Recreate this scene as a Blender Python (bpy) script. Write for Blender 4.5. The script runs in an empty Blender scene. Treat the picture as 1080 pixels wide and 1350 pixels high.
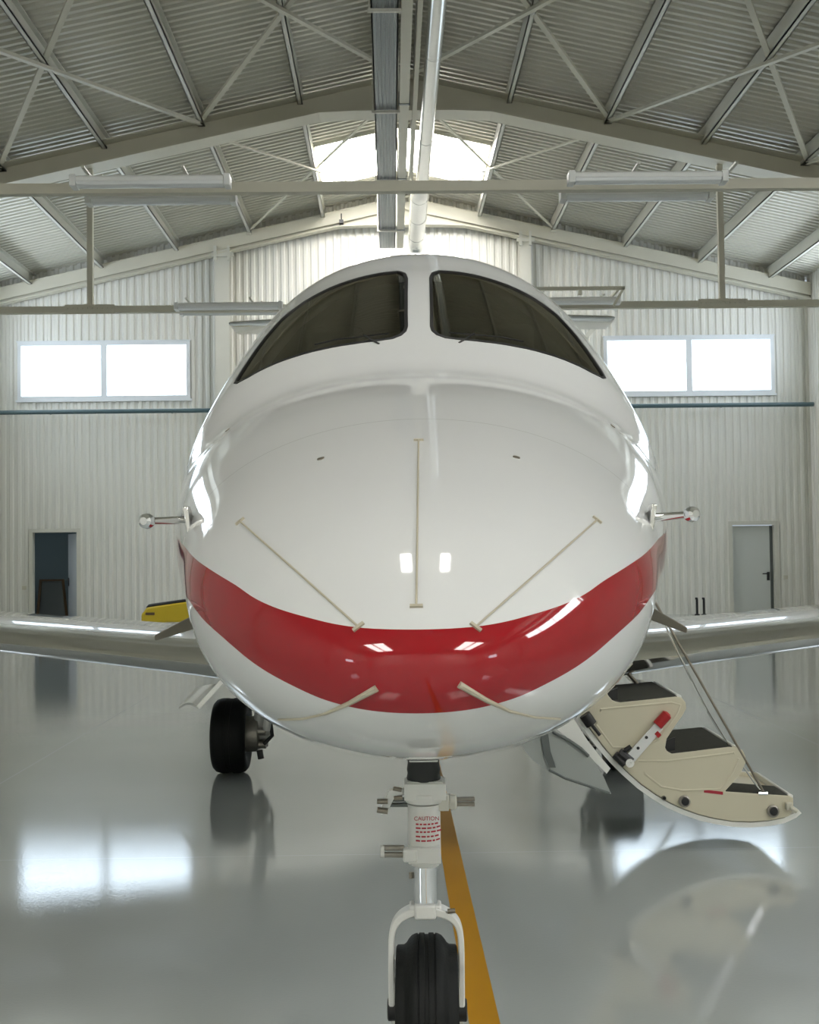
import bpy, bmesh, math, random
from mathutils import Vector, Matrix
from mathutils.geometry import delaunay_2d_cdt
random.seed(4)
PI = math.pi
scene = bpy.context.scene
COL = scene.collection

# ------------------------------------------------------------------ camera
FPX = 1600.0
CAM = Vector((0, 0, 1.53))
ROT = (Matrix.Rotation(-math.atan(25/FPX), 3, 'Z') @ Matrix.Rotation(PI/2 + math.atan(55/FPX), 3, 'X')
       @ Matrix.Rotation(-math.radians(0.7), 3, 'Z'))
cd = bpy.data.cameras.new('camera'); cam = bpy.data.objects.new('camera', cd); COL.objects.link(cam)
cam.matrix_world = Matrix.Translation(CAM) @ ROT.to_4x4()
cd.sensor_fit = 'VERTICAL'; cd.sensor_height = 36; cd.lens = 36*FPX/1350; cd.clip_start = .05; cd.clip_end = 200
scene.camera = cam

def ray(px, py):
    v = ROT @ Vector(((px-540)/FPX, -(py-675)/FPX, -1)); return v/v.y
def at(px, py, d):                                   # point of the place at distance d (along the hangar) seen at a pixel
    return CAM + ray(px, py)*d

# ------------------------------------------------------------------ materials
def mat(name, col, rough=.5, metal=0, coat=0, spec=.5, emit=None, estr=0):
    m = bpy.data.materials.new(name); m.use_nodes = True
    b = m.node_tree.nodes['Principled BSDF']
    b.inputs['Base Color'].default_value = (*col, 1); b.inputs['Roughness'].default_value = rough
    b.inputs['Metallic'].default_value = metal; b.inputs['Coat Weight'].default_value = coat
    b.inputs['Coat Roughness'].default_value = .03; b.inputs['Specular IOR Level'].default_value = spec
    if emit:
        b.inputs['Emission Color'].default_value = (*emit, 1); b.inputs['Emission Strength'].default_value = estr
    return m
def node(m, t, **kw):
    n = m.node_tree.nodes.new(t)
    for k, v in kw.items(): setattr(n, k, v)
    return n
def noisy(m, scale=3, amt=.12, bump=0, bscale=60, rough_amt=0, stretch=None):
    nt = m.node_tree; b = nt.nodes['Principled BSDF']
    tc = node(m, 'ShaderNodeTexCoord'); mp = node(m, 'ShaderNodeMapping')
    if stretch: mp.inputs['Scale'].default_value = stretch
    nt.links.new(tc.outputs['Object'], mp.inputs['Vector'])
    nz = node(m, 'ShaderNodeTexNoise'); nz.inputs['Scale'].default_value = scale; nz.inputs['Detail'].default_value = 5
    nt.links.new(mp.outputs['Vector'], nz.inputs['Vector'])
    c = b.inputs['Base Color'].default_value[:]
    mx = node(m, 'ShaderNodeMix', data_type='RGBA')
    mx.inputs[6].default_value = (*[x*(1-amt) for x in c[:3]], 1); mx.inputs[7].default_value = (*[min(1, x*(1+amt)) for x in c[:3]], 1)
    nt.links.new(nz.outputs['Fac'], mx.inputs[0]); nt.links.new(mx.outputs[2], b.inputs['Base Color'])
    if rough_amt:
        r = b.inputs['Roughness'].default_value
        mr = node(m, 'ShaderNodeMapRange'); mr.inputs[1].default_value = .3; mr.inputs[2].default_value = .7
        mr.inputs[3].default_value = max(0, r-rough_amt); mr.inputs[4].default_value = r+rough_amt
        nt.links.new(nz.outputs['Fac'], mr.inputs[0]); nt.links.new(mr.outputs[0], b.inputs['Roughness'])
    if bump:
        n2 = node(m, 'ShaderNodeTexNoise'); n2.inputs['Scale'].default_value = bscale; n2.inputs['Detail'].default_value = 3
        nt.links.new(tc.outputs['Object'], n2.inputs['Vector'])
        bp = node(m, 'ShaderNodeBump'); bp.inputs['Strength'].default_value = bump; bp.inputs['Distance'].default_value = .01
        nt.links.new(n2.outputs['Fac'], bp.inputs['Height']); nt.links.new(bp.outputs['Normal'], b.inputs['Normal'])
    return m
M = {}
M['wall'] = noisy(mat('wall_sheet', (.75, .74, .69), .38), 1.2, .05)
M['roof'] = noisy(mat('roof_sheet', (.58, .565, .49), .33, .15), 1.5, .07)
M['steel'] = noisy(mat('painted_steel', (.60, .575, .48), .45), 2, .06)
M['steel_light'] = noisy(mat('light_steel', (.62, .61, .545), .4), 2, .05)
M['galv'] = noisy(mat('galvanised', (.22, .245, .255), .3, .8), 25, .35, stretch=(6, 1, 6))
M['duct'] = noisy(mat('spiral_duct', (.80, .81, .80), .22, .9), 8, .06)
M['white_metal'] = mat('white_metal', (.80, .81, .80), .35)
M['diffuser'] = mat('lamp_diffuser', (.83, .85, .86), .2, spec=.6)
M['frame_white'] = mat('window_frame', (.74, .77, .80), .4)
M['pipe'] = mat('teal_pipe', (.075, .125, .14), .4)
M['dark'] = mat('dark_rubber', (.022, .024, .023), .6)
M['black'] = mat('black_plastic', (.015, .015, .016), .4)
M['paint'] = mat('aircraft_white', (.69, .70, .70), .05, spec=.6)
M['gearwhite'] = noisy(mat('gear_white', (.76, .76, .73), .35), 14, .06)
M['chrome'] = mat('chrome', (.80, .82, .85), .08, 1)
M['polished'] = noisy(mat('polished_metal', (.84, .84, .83), .13, 1), 4, .05)
M['dull_metal'] = mat('dull_metal', (.30, .27, .22), .4, .85)
M['tyre'] = noisy(mat('tyre_rubber', (.007, .008, .0075), .6, spec=.25), 8, .3, .1, 90)
M['cream'] = noisy(mat('cream_moulding', (.64, .595, .455), .4), 5, .03)
M['cream_rim'] = mat('pale_rim', (.80, .80, .76), .28, coat=.5)
M['tread'] = noisy(mat('tread_carpet', (.045, .045, .036), .9), 60, .3, .4, 300)
M['red'] = mat('red_grip', (.42, .012, .015), .4)
M['redink'] = mat('red_ink', (.45, .03, .05), .6)
M['greydoor'] = mat('grey_panel', (.36, .385, .37), .4)
M['greyedge'] = mat('dark_grey_edge', (.12, .135, .13), .5)
M['strip'] = mat('strip_buff', (.47, .43, .33), .4)
M['yellow'] = noisy(mat('machine_yellow', (.62, .44, .015), .38), 4, .05)
M['wood'] = noisy(mat('brown_wood', (.13, .08, .035), .6), 6, .2)
M['roomblue'] = mat('room_wall', (.25, .32, .325), .7)
M['roomdark'] = mat('room_floor', (.05, .06, .06), .7)
M['doorleaf'] = mat('door_leaf', (.58, .60, .58), .45)
M['doorleaf2'] = mat('door_leaf_blue', (.66, .70, .74), .45)
M['cockpit'] = mat('cockpit_trim', (.03, .03, .027), .7)
M['brake'] = noisy(mat('brake_metal', (.36, .34, .30), .4, .7), 20, .35)
def light_pane(name, col, s):
    m = bpy.data.materials.new(name); m.use_nodes = True; nt = m.node_tree; nt.nodes.clear()
    e = nt.nodes.new('ShaderNodeEmission'); e.inputs[0].default_value = (*col, 1); e.inputs[1].default_value = s
    o = nt.nodes.new('ShaderNodeOutputMaterial'); nt.links.new(e.outputs[0], o.inputs[0]); return m
M['winlight'] = light_pane('daylit_window', (.74, .88, 1.0), 3.6)
M['skylight'] = light_pane('daylit_rooflight', (1.0, .98, .94), 24)
M['skylight2'] = light_pane('dull_rooflight', (1.0, .98, .94), 18)
M['roomfill'] = light_pane('room_fill_glow', (.80, .92, 1.0), .8)  # weak glow for the pane added inside the back room
M['striplight'] = light_pane('bright_side_window', (.95, .98, 1.0), 16)
M['sidelight'] = light_pane('daylit_side_window', (.80, .90, 1.0), 8)
# cockpit glass: dark tinted sheet
g = bpy.data.materials.new('tinted_glass'); g.use_nodes = True; nt = g.node_tree; nt.nodes.clear()
tr = nt.nodes.new('ShaderNodeBsdfTransparent'); tr.inputs[0].default_value = (.30, .30, .26, 1)
gl = nt.nodes.new('ShaderNodeBsdfGlossy'); gl.inputs['Roughness'].default_value = .02; gl.inputs[0].default_value = (1.0, .95, .80, 1)
fr = nt.nodes.new('ShaderNodeFresnel'); fr.inputs[0].default_value = 2.6
mx = nt.nodes.new('ShaderNodeMixShader'); oo = nt.nodes.new('ShaderNodeOutputMaterial')
nt.links.new(fr.outputs[0], mx.inputs[0]); nt.links.new(tr.outputs[0], mx.inputs[1]); nt.links.new(gl.outputs[0], mx.inputs[2]); nt.links.new(mx.outputs[0], oo.inputs[0])
M['glass'] = g

# epoxy floor with saw joints
def floor_mat():
    m = mat('epoxy_floor', (.45, .46, .44), .05, spec=.5, coat=.42); nt = m.node_tree; b = nt.nodes['Principled BSDF']
    tc = node(m, 'ShaderNodeTexCoord'); sp = node(m, 'ShaderNodeSeparateXYZ'); nt.links.new(tc.outputs['Object'], sp.inputs[0])
    def line(axis, off, per, w):
        a = node(m, 'ShaderNodeMath', operation='SUBTRACT'); nt.links.new(sp.outputs[axis], a.inputs[0]); a.inputs[1].default_value = off
        p = node(m, 'ShaderNodeMath', operation='PINGPONG'); nt.links.new(a.outputs[0], p.inputs[0]); p.inputs[1].default_value = per/2
        l = node(m, 'ShaderNodeMath', operation='LESS_THAN'); nt.links.new(p.outputs[0], l.inputs[0]); l.inputs[1].default_value = w; return l
    lx, ly = line('X', -2.68, 6.0, .006), line('Y', 6.25, 5.7, .006)
    mxx = node(m, 'ShaderNodeMath', operation='MAXIMUM'); nt.links.new(lx.outputs[0], mxx.inputs[0]); nt.links.new(ly.outputs[0], mxx.inputs[1])
    nz = node(m, 'ShaderNodeTexNoise'); nz.inputs['Scale'].default_value = .7; nz.inputs['Detail'].default_value = 6; nt.links.new(tc.outputs['Object'], nz.inputs['Vector'])
    c = node(m, 'ShaderNodeMix', data_type='RGBA'); c.inputs[6].default_value = (.43, .462, .455, 1); c.inputs[7].default_value = (.51, .542, .532, 1)
    nt.links.new(nz.outputs['Fac'], c.inputs[0])
    c2 = node(m, 'ShaderNodeMix', data_type='RGBA'); nt.links.new(mxx.outputs[0], c2.inputs[0]); nt.links.new(c.outputs[2], c2.inputs[6]); c2.inputs[7].default_value = (.52, .55, .58, 1)
    nt.links.new(c2.outputs[2], b.inputs['Base Color'])
    mp = node(m, 'ShaderNodeMapping'); mp.inputs['Scale'].default_value = (1.2, 5, 1); nt.links.new(tc.outputs['Object'], mp.inputs['Vector'])
    n3 = node(m, 'ShaderNodeTexNoise'); n3.inputs['Scale'].default_value = 1.3; n3.inputs['Detail'].default_value = 8; nt.links.new(mp.outputs[0], n3.inputs['Vector'])
    mr = node(m, 'ShaderNodeMapRange'); mr.inputs[1].default_value = .3; mr.inputs[2].default_value = .7; mr.inputs[3].default_value = .03; mr.inputs[4].default_value = .065
    b.inputs['Coat IOR'].default_value = 1.55; b.inputs['Coat Roughness'].default_value = .10
    nt.links.new(n3.outputs['Fac'], mr.inputs[0]); nt.links.new(mr.outputs[0], b.inputs['Roughness'])
    n2 = node(m, 'ShaderNodeTexNoise'); n2.inputs['Scale'].default_value = 70; n2.inputs['Detail'].default_value = 2; nt.links.new(tc.outputs['Object'], n2.inputs['Vector'])
    bp = node(m, 'ShaderNodeBump'); bp.inputs['Strength'].default_value = .03; bp.inputs['Distance'].default_value = .01
    nt.links.new(n2.outputs['Fac'], bp.inputs['Height']); nt.links.new(bp.outputs['Normal'], b.inputs['Normal']); nt.links.new(bp.outputs['Normal'], b.inputs['Coat Normal'])
    return m
M['floor'] = floor_mat()
M['line'] = noisy(mat('line_yellow', (.56, .27, .008), .45, spec=.25), 3, .07)

# ------------------------------------------------------------------ mesh helpers
def V(*a): return Vector(a)
class MB:
    def __init__(s): s.v = []; s.f = []; s.mi = []; s.cur = 0
    def add(s, vs, fs):
        o = len(s.v); s.v += [Vector(p) for p in vs]
        for f in fs: s.f.append([i+o for i in f]); s.mi.append(s.cur)
        return s
    def box(s, a, b):
        (x0, y0, z0), (x1, y1, z1) = a, b
        return s.add([(x0,y0,z0),(x1,y0,z0),(x1,y1,z0),(x0,y1,z0),(x0,y0,z1),(x1,y0,z1),(x1,y1,z1),(x0,y1,z1)],
                     [(3,2,1,0),(4,5,6,7),(0,1,5,4),(1,2,6,5),(2,3,7,6),(3,0,4,7)])
    def ring(s, pts_list, closed=False, cap=True):   # loft through rings of equal count
        n = len(pts_list[0]); vs = [p for r in pts_list for p in r]; fs = []
        m = len(pts_list)
        for i in range(m if closed else m-1):
            for j in range(n):
                a, b2 = i*n, ((i+1) % m)*n
                fs.append((a+j, a+(j+1) % n, b2+(j+1) % n, b2+j))
        if cap and not closed: fs.append(tuple(range(n-1, -1, -1))); fs.append(tuple(range((m-1)*n, m*n)))
        return s.add(vs, fs)
    def tube(s, pts, r, n=10, cap=True, rot=0):
        pts = [Vector(p) for p in pts]; rs = r if isinstance(r, (list, tuple)) else [r]*len(pts); rings = []
        up = None
        for i, p in enumerate(pts):
            t = (pts[min(i+1, len(pts)-1)]-pts[max(i-1, 0)]).normalized()
            if up is None: up = V(0,0,1) if abs(t.z) < .9 else V(0,1,0)
            x = t.cross(up).normalized(); y = x.cross(t).normalized(); up = y
            rings.append([p+(x*math.cos(2*PI*k/n+rot)+y*math.sin(2*PI*k/n+rot))*rs[i] for k in range(n)])
        return s.ring(rings, cap=cap)
    def bar(s, a, b, w, h, up=(0,0,1)):              # rectangular bar
        a, b = Vector(a), Vector(b); t = (b-a).normalized(); up = Vector(up)
        x = t.cross(up).normalized()*w/2; y = x.cross(t).normalized()*h/2
        return s.ring([[p-x-y, p+x-y, p+x+y, p-x+y] for p in (a, b)])
    def lathe(s, prof, c, axis, n=32):                # prof: (offset along axis, radius)
        c = Vector(c); ax = Vector(axis).normalized(); up = V(0,0,1) if abs(ax.z) < .9 else V(0,1,0)
        x = ax.cross(up).normalized(); y = x.cross(ax).normalized()
        return s.ring([[c+ax*o+(x*math.cos(2*PI*k/n)+y*math.sin(2*PI*k/n))*r for k in range(n)] for o, r in prof])
    def prism(s, poly, dv):                           # planar polygon (3D points) pushed along dv
        poly = [Vector(p) for p in poly]; dv = Vector(dv); n = len(poly)
        return s.add(poly+[p+dv for p in poly], [tuple(range(n-1,-1,-1)), tuple(range(n, 2*n))]+[(i, (i+1) % n, (i+1) % n+n, i+n) for i in range(n)])
    def build(s, name, mats, parent=None, smooth=True, bevel=0, angle=35):
        me = bpy.data.meshes.new(name); me.from_pydata([tuple(p) for p in s.v], [], s.f)
        ml = mats if isinstance(mats, (list, tuple)) else [mats]
        for m_ in ml: me.materials.append(M[m_] if isinstance(m_, str) else m_)
        me.polygons.foreach_set('material_index', s.mi)
        bm = bmesh.new(); bm.from_mesh(me); bmesh.ops.recalc_face_normals(bm, faces=bm.faces)
        bm.to_mesh(me); bm.free()
        if smooth:
            me.polygons.foreach_set('use_smooth', [True]*len(me.polygons)); me.set_sharp_from_angle(angle=math.radians(angle))
        o = bpy.data.objects.new(name, me); COL.objects.link(o)
        if parent: o.parent = parent
        if bevel:
            bv = o.modifiers.new('bevel', 'BEVEL'); bv.width = bevel; bv.segments = 2; bv.limit_method = 'ANGLE'; bv.angle_limit = math.radians(40)
        return o
def tag(o, label, cat, group=None, kind=None):
    o['label'] = label; o['category'] = cat
    if group: o['group'] = group
    if kind: o['kind'] = kind
    return o
def empty(name, loc, rz=0):
    o = bpy.data.objects.new(name, None); COL.objects.link(o); o.location = loc; o.rotation_euler.z = rz; o.empty_display_size = .2; return o
def struct(o, label, cat, group=None): return tag(o, label, cat, group, 'structure')

# ------------------------------------------------------------------ hangar geometry
RX = .34                 # ridge / centreline
XL, XR = -9.53, 10.17     # side walls
YB, YF = 29.1, -8.8     # back and front wall
FR = [28.8, 21.45, 13.97, 6.5, -.98, -8.45]     # portal frames
SLOPE = .222
def zr(x, apex=10.07): return apex-SLOPE*abs(x-RX)

# floor
mb = MB(); mb.box((XL-.3, YF-.3, -.2), (XR+.3, YB+.3, 0)); o = mb.build('floor', 'floor', smooth=False)
struct(o, 'glossy grey epoxy hangar floor', 'floor')
mb = MB(); mb.box((.237, YF+.5, 0), (.337, YB-.6, .0015)); tag(mb.build('floor_line', 'line', smooth=False), 'yellow guide line painted along the floor under the aeroplane', 'floor marking', None, 'structure')

# openings on the back wall in wall coordinates
def wx(px, py): return at(px, py, YB).x
def wz(px, py): return at(px, py, YB).z
W1 = (wx(24, 490), wx(251, 490), wz(138, 527), wz(138, 451))
W2 = (wx(796, 483), wx(1020, 483), wz(908, 520), wz(908, 444))
D1 = (wx(44, 760), wx(102, 760), 0, wz(73, 702))
D2 = (wx(966, 755), wx(1021, 755), 0, wz(993, 692))
def corrugated_wall(name, u0, u1, pitch, depth, top, openings, place):
    # trapezoid sheet; place(u, out, z) -> point
    us = []; u = u0
    while u < u1:
        us += [(u, 0), (u+pitch*.36, 0), (u+pitch*.5, 1), (u+pitch*.86, 1)]; u += pitch
    us.append((u, 0))
    snaps = sorted(set([e for o_ in openings for e in o_[:2]]))
    for e in snaps:
        i = min(range(len(us)), key=lambda k: abs(us[k][0]-e)); us[i] = (e, us[i][1])
    us = [q for q in us if q[0] <= u1+1e-6] or us
    mb = MB()
    for (a, ha), (b, hb) in zip(us[:-1], us[1:]):
        if b-a < 1e-5: continue
        cuts = [o_ for o_ in openings if o_[0] < (a+b)/2 < o_[1]]
        zs = [0]
        for o_ in sorted(cuts, key=lambda q: q[2]): zs += [o_[2], o_[3]]
        zs.append(None)
        for k in range(0, len(zs), 2):
            z0, z1 = zs[k], zs[k+1]
            ta, tb = (top(a), top(b)) if z1 is None else (z1, z1)
            if ta-z0 < .02: continue
            mb.add([place(a, ha*depth, z0), place(b, hb*depth, z0), place(b, hb*depth, tb), place(a, ha*depth, ta)], [(0,1,2,3)])
    return mb
roof_z = lambda x: zr(x, 10.34)
mb = corrugated_wall('wall_back', XL, XR, .181, .035, roof_z, [W1, W2, D1, D2], lambda u, h, z: V(u, YB-h, z))
struct(mb.build('wall_back', 'wall', smooth=False), 'cream corrugated metal gable wall behind the aeroplane', 'wall')
SW = (.5, 6.8, 6.2, 7.6)           # window strip high in the right wall, in front of the nose
RW = (-6.2, -4.6, 3.3, 4.8); LW = (-5.2, -3.8, 2.1, 3.3)
SIDE = [(21.2, 27.6, 6.0, 7.65)]
mb = corrugated_wall('wall_right', YF, YB, .181, .035, lambda u: roof_z(XR)+.02, [SW, RW]+SIDE, lambda u, h, z: V(XR-h, u, z))
struct(mb.build('wall_right', 'wall', smooth=False), 'cream corrugated metal wall along the right side', 'wall')
mb = corrugated_wall('wall_left', YF, YB, .181, .035, lambda u: roof_z(XL)+.02, [LW]+SIDE, lambda u, h, z: V(XL+h, u, z))
struct(mb.build('wall_left', 'wall', smooth=False), 'cream corrugated metal wall along the left side', 'wall')
mb = corrugated_wall('wall_front', XL, XR, .3, .03, roof_z, [], lambda u, h, z: V(u, YF+h, z))
struct(mb.build('wall_front', 'wall', smooth=False), 'closed corrugated hangar door wall behind the camera', 'wall')

# roof: two corrugated slopes with rooflight openings at the ridge
SKY = [(24.55, 27.25, .08, 1.79), (4.2, 5.1, .35, 1.0)]
EXTRA = [(-6.6, -3.0, 4.2, 6.6)]
for side, nm in ((-1, 'left'), (1, 'right')):
    xe = (XL-.1 if side < 0 else XR+.1)
    mb = MB(); pitch = .184; y = YF-.1; ys = []
    while y < YB+.15: ys += [(y, 0), (y+pitch*.36, 0), (y+pitch*.5, 1), (y+pitch*.86, 1)]; y += pitch
    ys.append((y, 0))
    for (a, ha), (b, hb) in zip(ys[:-1], ys[1:]):
        mid = (a+b)/2; segs = [(0, abs(xe-RX))]
        for s0, s1, x0, x1 in SKY:
            if s0 < mid < s1: segs = [(0, x0), (x1, abs(xe-RX))]
        for s0, s1, x0, x1 in EXTRA:
            if s0 < mid < s1: segs = [(0, x0), (x1, abs(xe-RX))]
        for x0, x1 in segs:
            P = lambda x, yy, h: V(RX+side*x, yy, 10.34-SLOPE*x-h*.043)
            mb.add([P(x0, a, ha), P(x1, a, ha), P(x1, b, hb), P(x0, b, hb)], [(0,1,2,3)])
    struct(mb.build('ceiling', 'roof', smooth=False), f'grey corrugated sheet roof, {nm} slope', 'ceiling')
    for i, (s0, s1, k0, k1) in enumerate(SKY):
        SKX = (k0, k1)
        mb = MB(); P = lambda x, yy: V(RX+side*x, yy, 10.355-SLOPE*x)
        mb.prism([P(SKX[0]-.03, s0-.05), P(SKX[1]+.03, s0-.05), P(SKX[1]+.03, s1+.05), P(SKX[0]-.03, s1+.05)], (0, 0, .02))
        o = mb.build('window_skylight', 'skylight', smooth=False)
        struct(o, f'bright rooflight panel in the {nm} roof slope ' + ('beside the ridge above the back wall' if i == 0 else 'beside the ridge above the nose'), 'skylight', 'rooflights')
        fm = MB()
        for yy in (s0-.04, s1+.04): fm.bar(P(SKX[0], yy)+V(0,0,-.06), P(SKX[1]+.02, yy)+V(0,0,-.06), .05, .1)
        for xx in (SKX[0], SKX[1]+.01): fm.bar(P(xx, s0)+V(0,0,-.06), P(xx, s1)+V(0,0,-.06), .04, .1)
        fm.build('skylight_frame', 'steel_light', o, smooth=False)
    for s0, s1, x0, x1 in EXTRA:
        mb = MB(); mb.prism([P(x0-.03, s0-.05), P(x1+.03, s0-.05), P(x1+.03, s1+.05), P(x0-.03, s1+.05)], (0, 0, .02))
        struct(mb.build('window_skylight', 'skylight2', smooth=False), f'small bright rooflight halfway down the {nm} roof slope behind the camera', 'skylight', 'rooflights')

# portal frames: rafters with haunch, side columns
for i, yf in enumerate(FR):
    for side, nm in ((-1, 'left'), (1, 'right')):
        xe = XL+.05 if side < 0 else XR-.05
        L = abs(xe-RX); mb = MB(); D = .36; FWD = .24 if i else .12
        P = lambda x, y_, dz: V(RX+side*x, y_, 10.07-SLOPE*x+dz)
        # web
        zap = 10.07-SLOPE*.9-D-.11
        web = [P(0, yf-.012, 0), P(L, yf-.012, 0), P(L, yf-.012, -D), P(1.53, yf-.012, -D), V(RX+side*.88, yf-.012, zap), V(RX, yf-.012, zap)]
        mb.prism(web, (0, .024, 0))
        # top and bottom flange
        def flange(path, w, t):
            for a, b in zip(path[:-1], path[1:]):
                mb.add([a+V(0,-w,0), b+V(0,-w,0), b+V(0,w,0), a+V(0,w,0), a+V(0,-w,-t), b+V(0,-w,-t), b+V(0,w,-t), a+V(0,w,-t)],
                       [(0,1,2,3),(7,6,5,4),(0,4,5,1),(1,5,6,2),(2,6,7,3),(3,7,4,0)])
        flange([P(0, yf, 0), P(L, yf, 0)], FWD, .02)
        flange([V(RX, yf, zap), V(RX+side*.88, yf, zap), P(1.53, yf, -D), P(L, yf, -D)], FWD, .03)
        if i == 0: mb.prism([P(0, yf-.1, 0), P(L, yf-.1, 0), P(L, yf-.1, -D+.06), P(0, yf-.1, -D+.06)], (0, .03, 0))
        else: mb.prism([P(1.53, yf-.02, -.03), P(L, yf-.02, -.03), P(L, yf-.02, -D+.03), P(1.53, yf-.02, -D+.03)], (0, .03, 0))
        where = ['against the back wall', 'second from the back wall', 'third from the back wall', 'over the nose', 'over the camera', 'behind the camera'][i]
        struct(mb.build('roof_beam', 'steel', smooth=False), f'beige steel rafter {where}, {nm} of the ridge', 'beam', 'steel rafters')
        mb = MB(); xc = xe+(-side)*.12; zt = 10.07-SLOPE*(L-.12)-D
        mb.box((xc-.10, yf-.09, 0), (xc+.10, yf-.07, zt)); mb.box((xc-.10, yf+.07, 0), (xc+.10, yf+.09, zt)); mb.box((xc-.012, yf-.07, 0), (xc+.012, yf+.07, zt))
        if i: struct(mb.build('column', 'steel', smooth=False), f'beige steel column on the {nm} wall under the rafter {where}', 'column', 'portal columns')

# purlins
PX = [.2, 1.87, 3.61, 5.35, 7.13, 8.82]
ordn = ['beside the ridge', 'second from the ridge', 'third from the ridge', 'fourth from the ridge', 'fifth from the ridge', 'sixth from the ridge']
for side, nm in ((-1, 'left'), (1, 'right')):
    for k, x in enumerate(PX):
        mb = MB(); z = 10.27-SLOPE*x; xx = RX+side*x
        mb.box((xx-.045, YF+.05, z-.29), (xx-.03, YB-.08, z)); mb.box((xx-.045, YF+.05, z-.29), (xx+.045, YB-.08, z-.27)); mb.box((xx-.045, YF+.05, z-.015), (xx+.045, YB-.08, z)); mb.box((xx+.03, YF+.05, z-.29), (xx+.045, YB-.08, z-.25))
        struct(mb.build('purlin', 'steel_light', smooth=False), f'long purlin under the {nm} roof slope, {ordn[k]}', 'beam', 'roof purlins')

# roof bracing crosses
def rz_in(x): return 9.98-SLOPE*abs(x)
nodes = [(0.0, 3.61), (3.61, 7.13), (7.13, 9.6)]
for side, nm in ((-1, 'left'), (1, 'right')):
    for bay, (ya, yb, cells, r) in enumerate(((21.2, 14.2, nodes, .042), (28.5, 21.7, nodes[:1], .026))):
        for ci, (a, b) in enumerate(cells):
            for p, q, fl in (((a, ya), (b, yb), 'forward'), ((b, ya), (a, yb), 'backward')):
                mb = MB(); dz = -.03 if fl == 'forward' else .03
                mb.bar((RX+side*p[0], p[1], rz_in(p[0])+dz), (RX+side*q[0], q[1], rz_in(q[0])+dz), r*2, r*1.2)
                for e in (p, q):
                    mb.box((RX+side*e[0]-.06, e[1]-.08, rz_in(e[0])-.05), (RX+side*e[0]+.06, e[1]+.08, rz_in(e[0])-.035))
                cell = ['beside the ridge', 'halfway down the slope', 'near the eaves'][ci]
                struct(mb.build('roof_brace', 'steel', smooth=False), f'diagonal roof brace {cell}, {nm} slope, ' + ('middle bay' if bay == 0 else 'rear bay') + (', running outward to the front' if fl == 'forward' else ', running outward to the back'), 'brace', 'roof bracing')

# gable columns, corner trims
for px0, px1, nm, topx in ((285, 304, 'left', 295), (686, 700, 'right', 693)):
    x0, x1 = at(px0, 420, 28.9).x, at(px1, 420, 28.9).x; zt = zr((x0+x1)/2)-.2
    mb = MB(); mb.box((x0, 28.72, 0), (x1, 28.74, zt)); mb.box((x0, 28.98, 0), (x1, 29.0, zt)); mb.box(((x0+x1)/2-.01, 28.74, 0), ((x0+x1)/2+.01, 28.98, zt))
    mb.box((x0-.02, 28.66, zt-.36), (x0+.05, 28.74, zt-.02)); mb.box((x1-.04, 28.66, zt-.36), (x1+.02, 28.74, zt-.02)); mb.box((x0-.08, 28.68, zt-.27), (x1+.1, 28.73, zt-.17))
    struct(mb.build('column', 'steel_light', smooth=False), f'steel gable column on the back wall, {nm} of the ridge', 'column', 'gable columns')
mb = MB(); mb.box((XR-.10, YB-.10, 0), (XR-.02, YB-.04, zr(XR)-.1)); struct(mb.build('trim_1', 'steel_light', smooth=False), 'pale corner trim between back wall and right wall', 'trim')
mb = MB(); mb.box((XL+.02, YB-.10, 0), (XL+.10, YB-.04, zr(XL)-.1)); struct(mb.build('trim_2', 'steel_light', smooth=False), 'pale corner trim between back wall and left wall', 'trim')

# windows in the back wall
def window(name, W, label, y0=YB):
    x0, x1, z0, z1 = W; mb = MB(); t = .085; dd = (y0-.07, y0+.05)
    mb.box((x0, dd[0], z0), (x1, dd[1], z0+t)); mb.box((x0, dd[0], z1-t), (x1, dd[1], z1)); mb.box((x0, dd[0], z0+t), (x0+t, dd[1], z1-t)); mb.box((x1-t, dd[0], z0+t), (x1, dd[1], z1-t))
    xm = (x0+x1)/2; mb.box((xm-.07, dd[0]+.01, z0+t), (xm+.07, dd[1], z1-t))
    mb.box((x0-.04, y0-.085, z0-.05), (x1+.04, y0-.02, z0)); mb.box((x0-.02, y0-.08, z1), (x1+.02, y0-.02, z1+.03))
    o = struct(mb.build(name, 'frame_white', smooth=False), label, 'window')
    for a, b in ((x0+t, xm-.07), (xm+.07, x1-t)):
        p = MB(); p.box((a-.01, y0+.0, z0+t-.01), (b+.01, y0+.01, z1-t+.01)); p.build('window_pane', 'winlight', o, smooth=False)
window('window_1', W1, 'two-pane window high in the back wall above the open doorway')
window('window_2', W2, 'two-pane window high in the back wall above the closed door')
def side_window(name, S, xw, sgn, n, label, lit='sidelight'):
    y0, y1, z0, z1 = S; mb = MB(); t = .06; a, b = sorted((xw-sgn*.08, xw+sgn*.04))
    mb.box((a, y0, z0), (b, y1, z0+t)); mb.box((a, y0, z1-t), (b, y1, z1))
    for k in range(n+1):
        c = y0+(y1-y0)*k/n; mb.box((a, max(y0, c-t/2), z0+t), (b, min(y1, c+t/2), z1-t))
    o = struct(mb.build(name, 'frame_white', smooth=False), label, 'window')
    for k in range(n):
        c0, c1 = y0+(y1-y0)*k/n, y0+(y1-y0)*(k+1)/n; p = MB(); p.box((xw-.005, c0+.02, z0+.02), (xw+.005, c1-.02, z1-.02)); p.build('window_pane', lit, o, smooth=False)
for k_, (S_, w_) in enumerate(zip(SIDE, ('next to the back wall',))):
    side_window(f'window_{6+k_}', S_, XR, 1, 3, f'three-pane window in the right wall {w_}')
    side_window(f'window_{7+k_}', S_, XL, -1, 3, f'three-pane window in the left wall {w_}')
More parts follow.
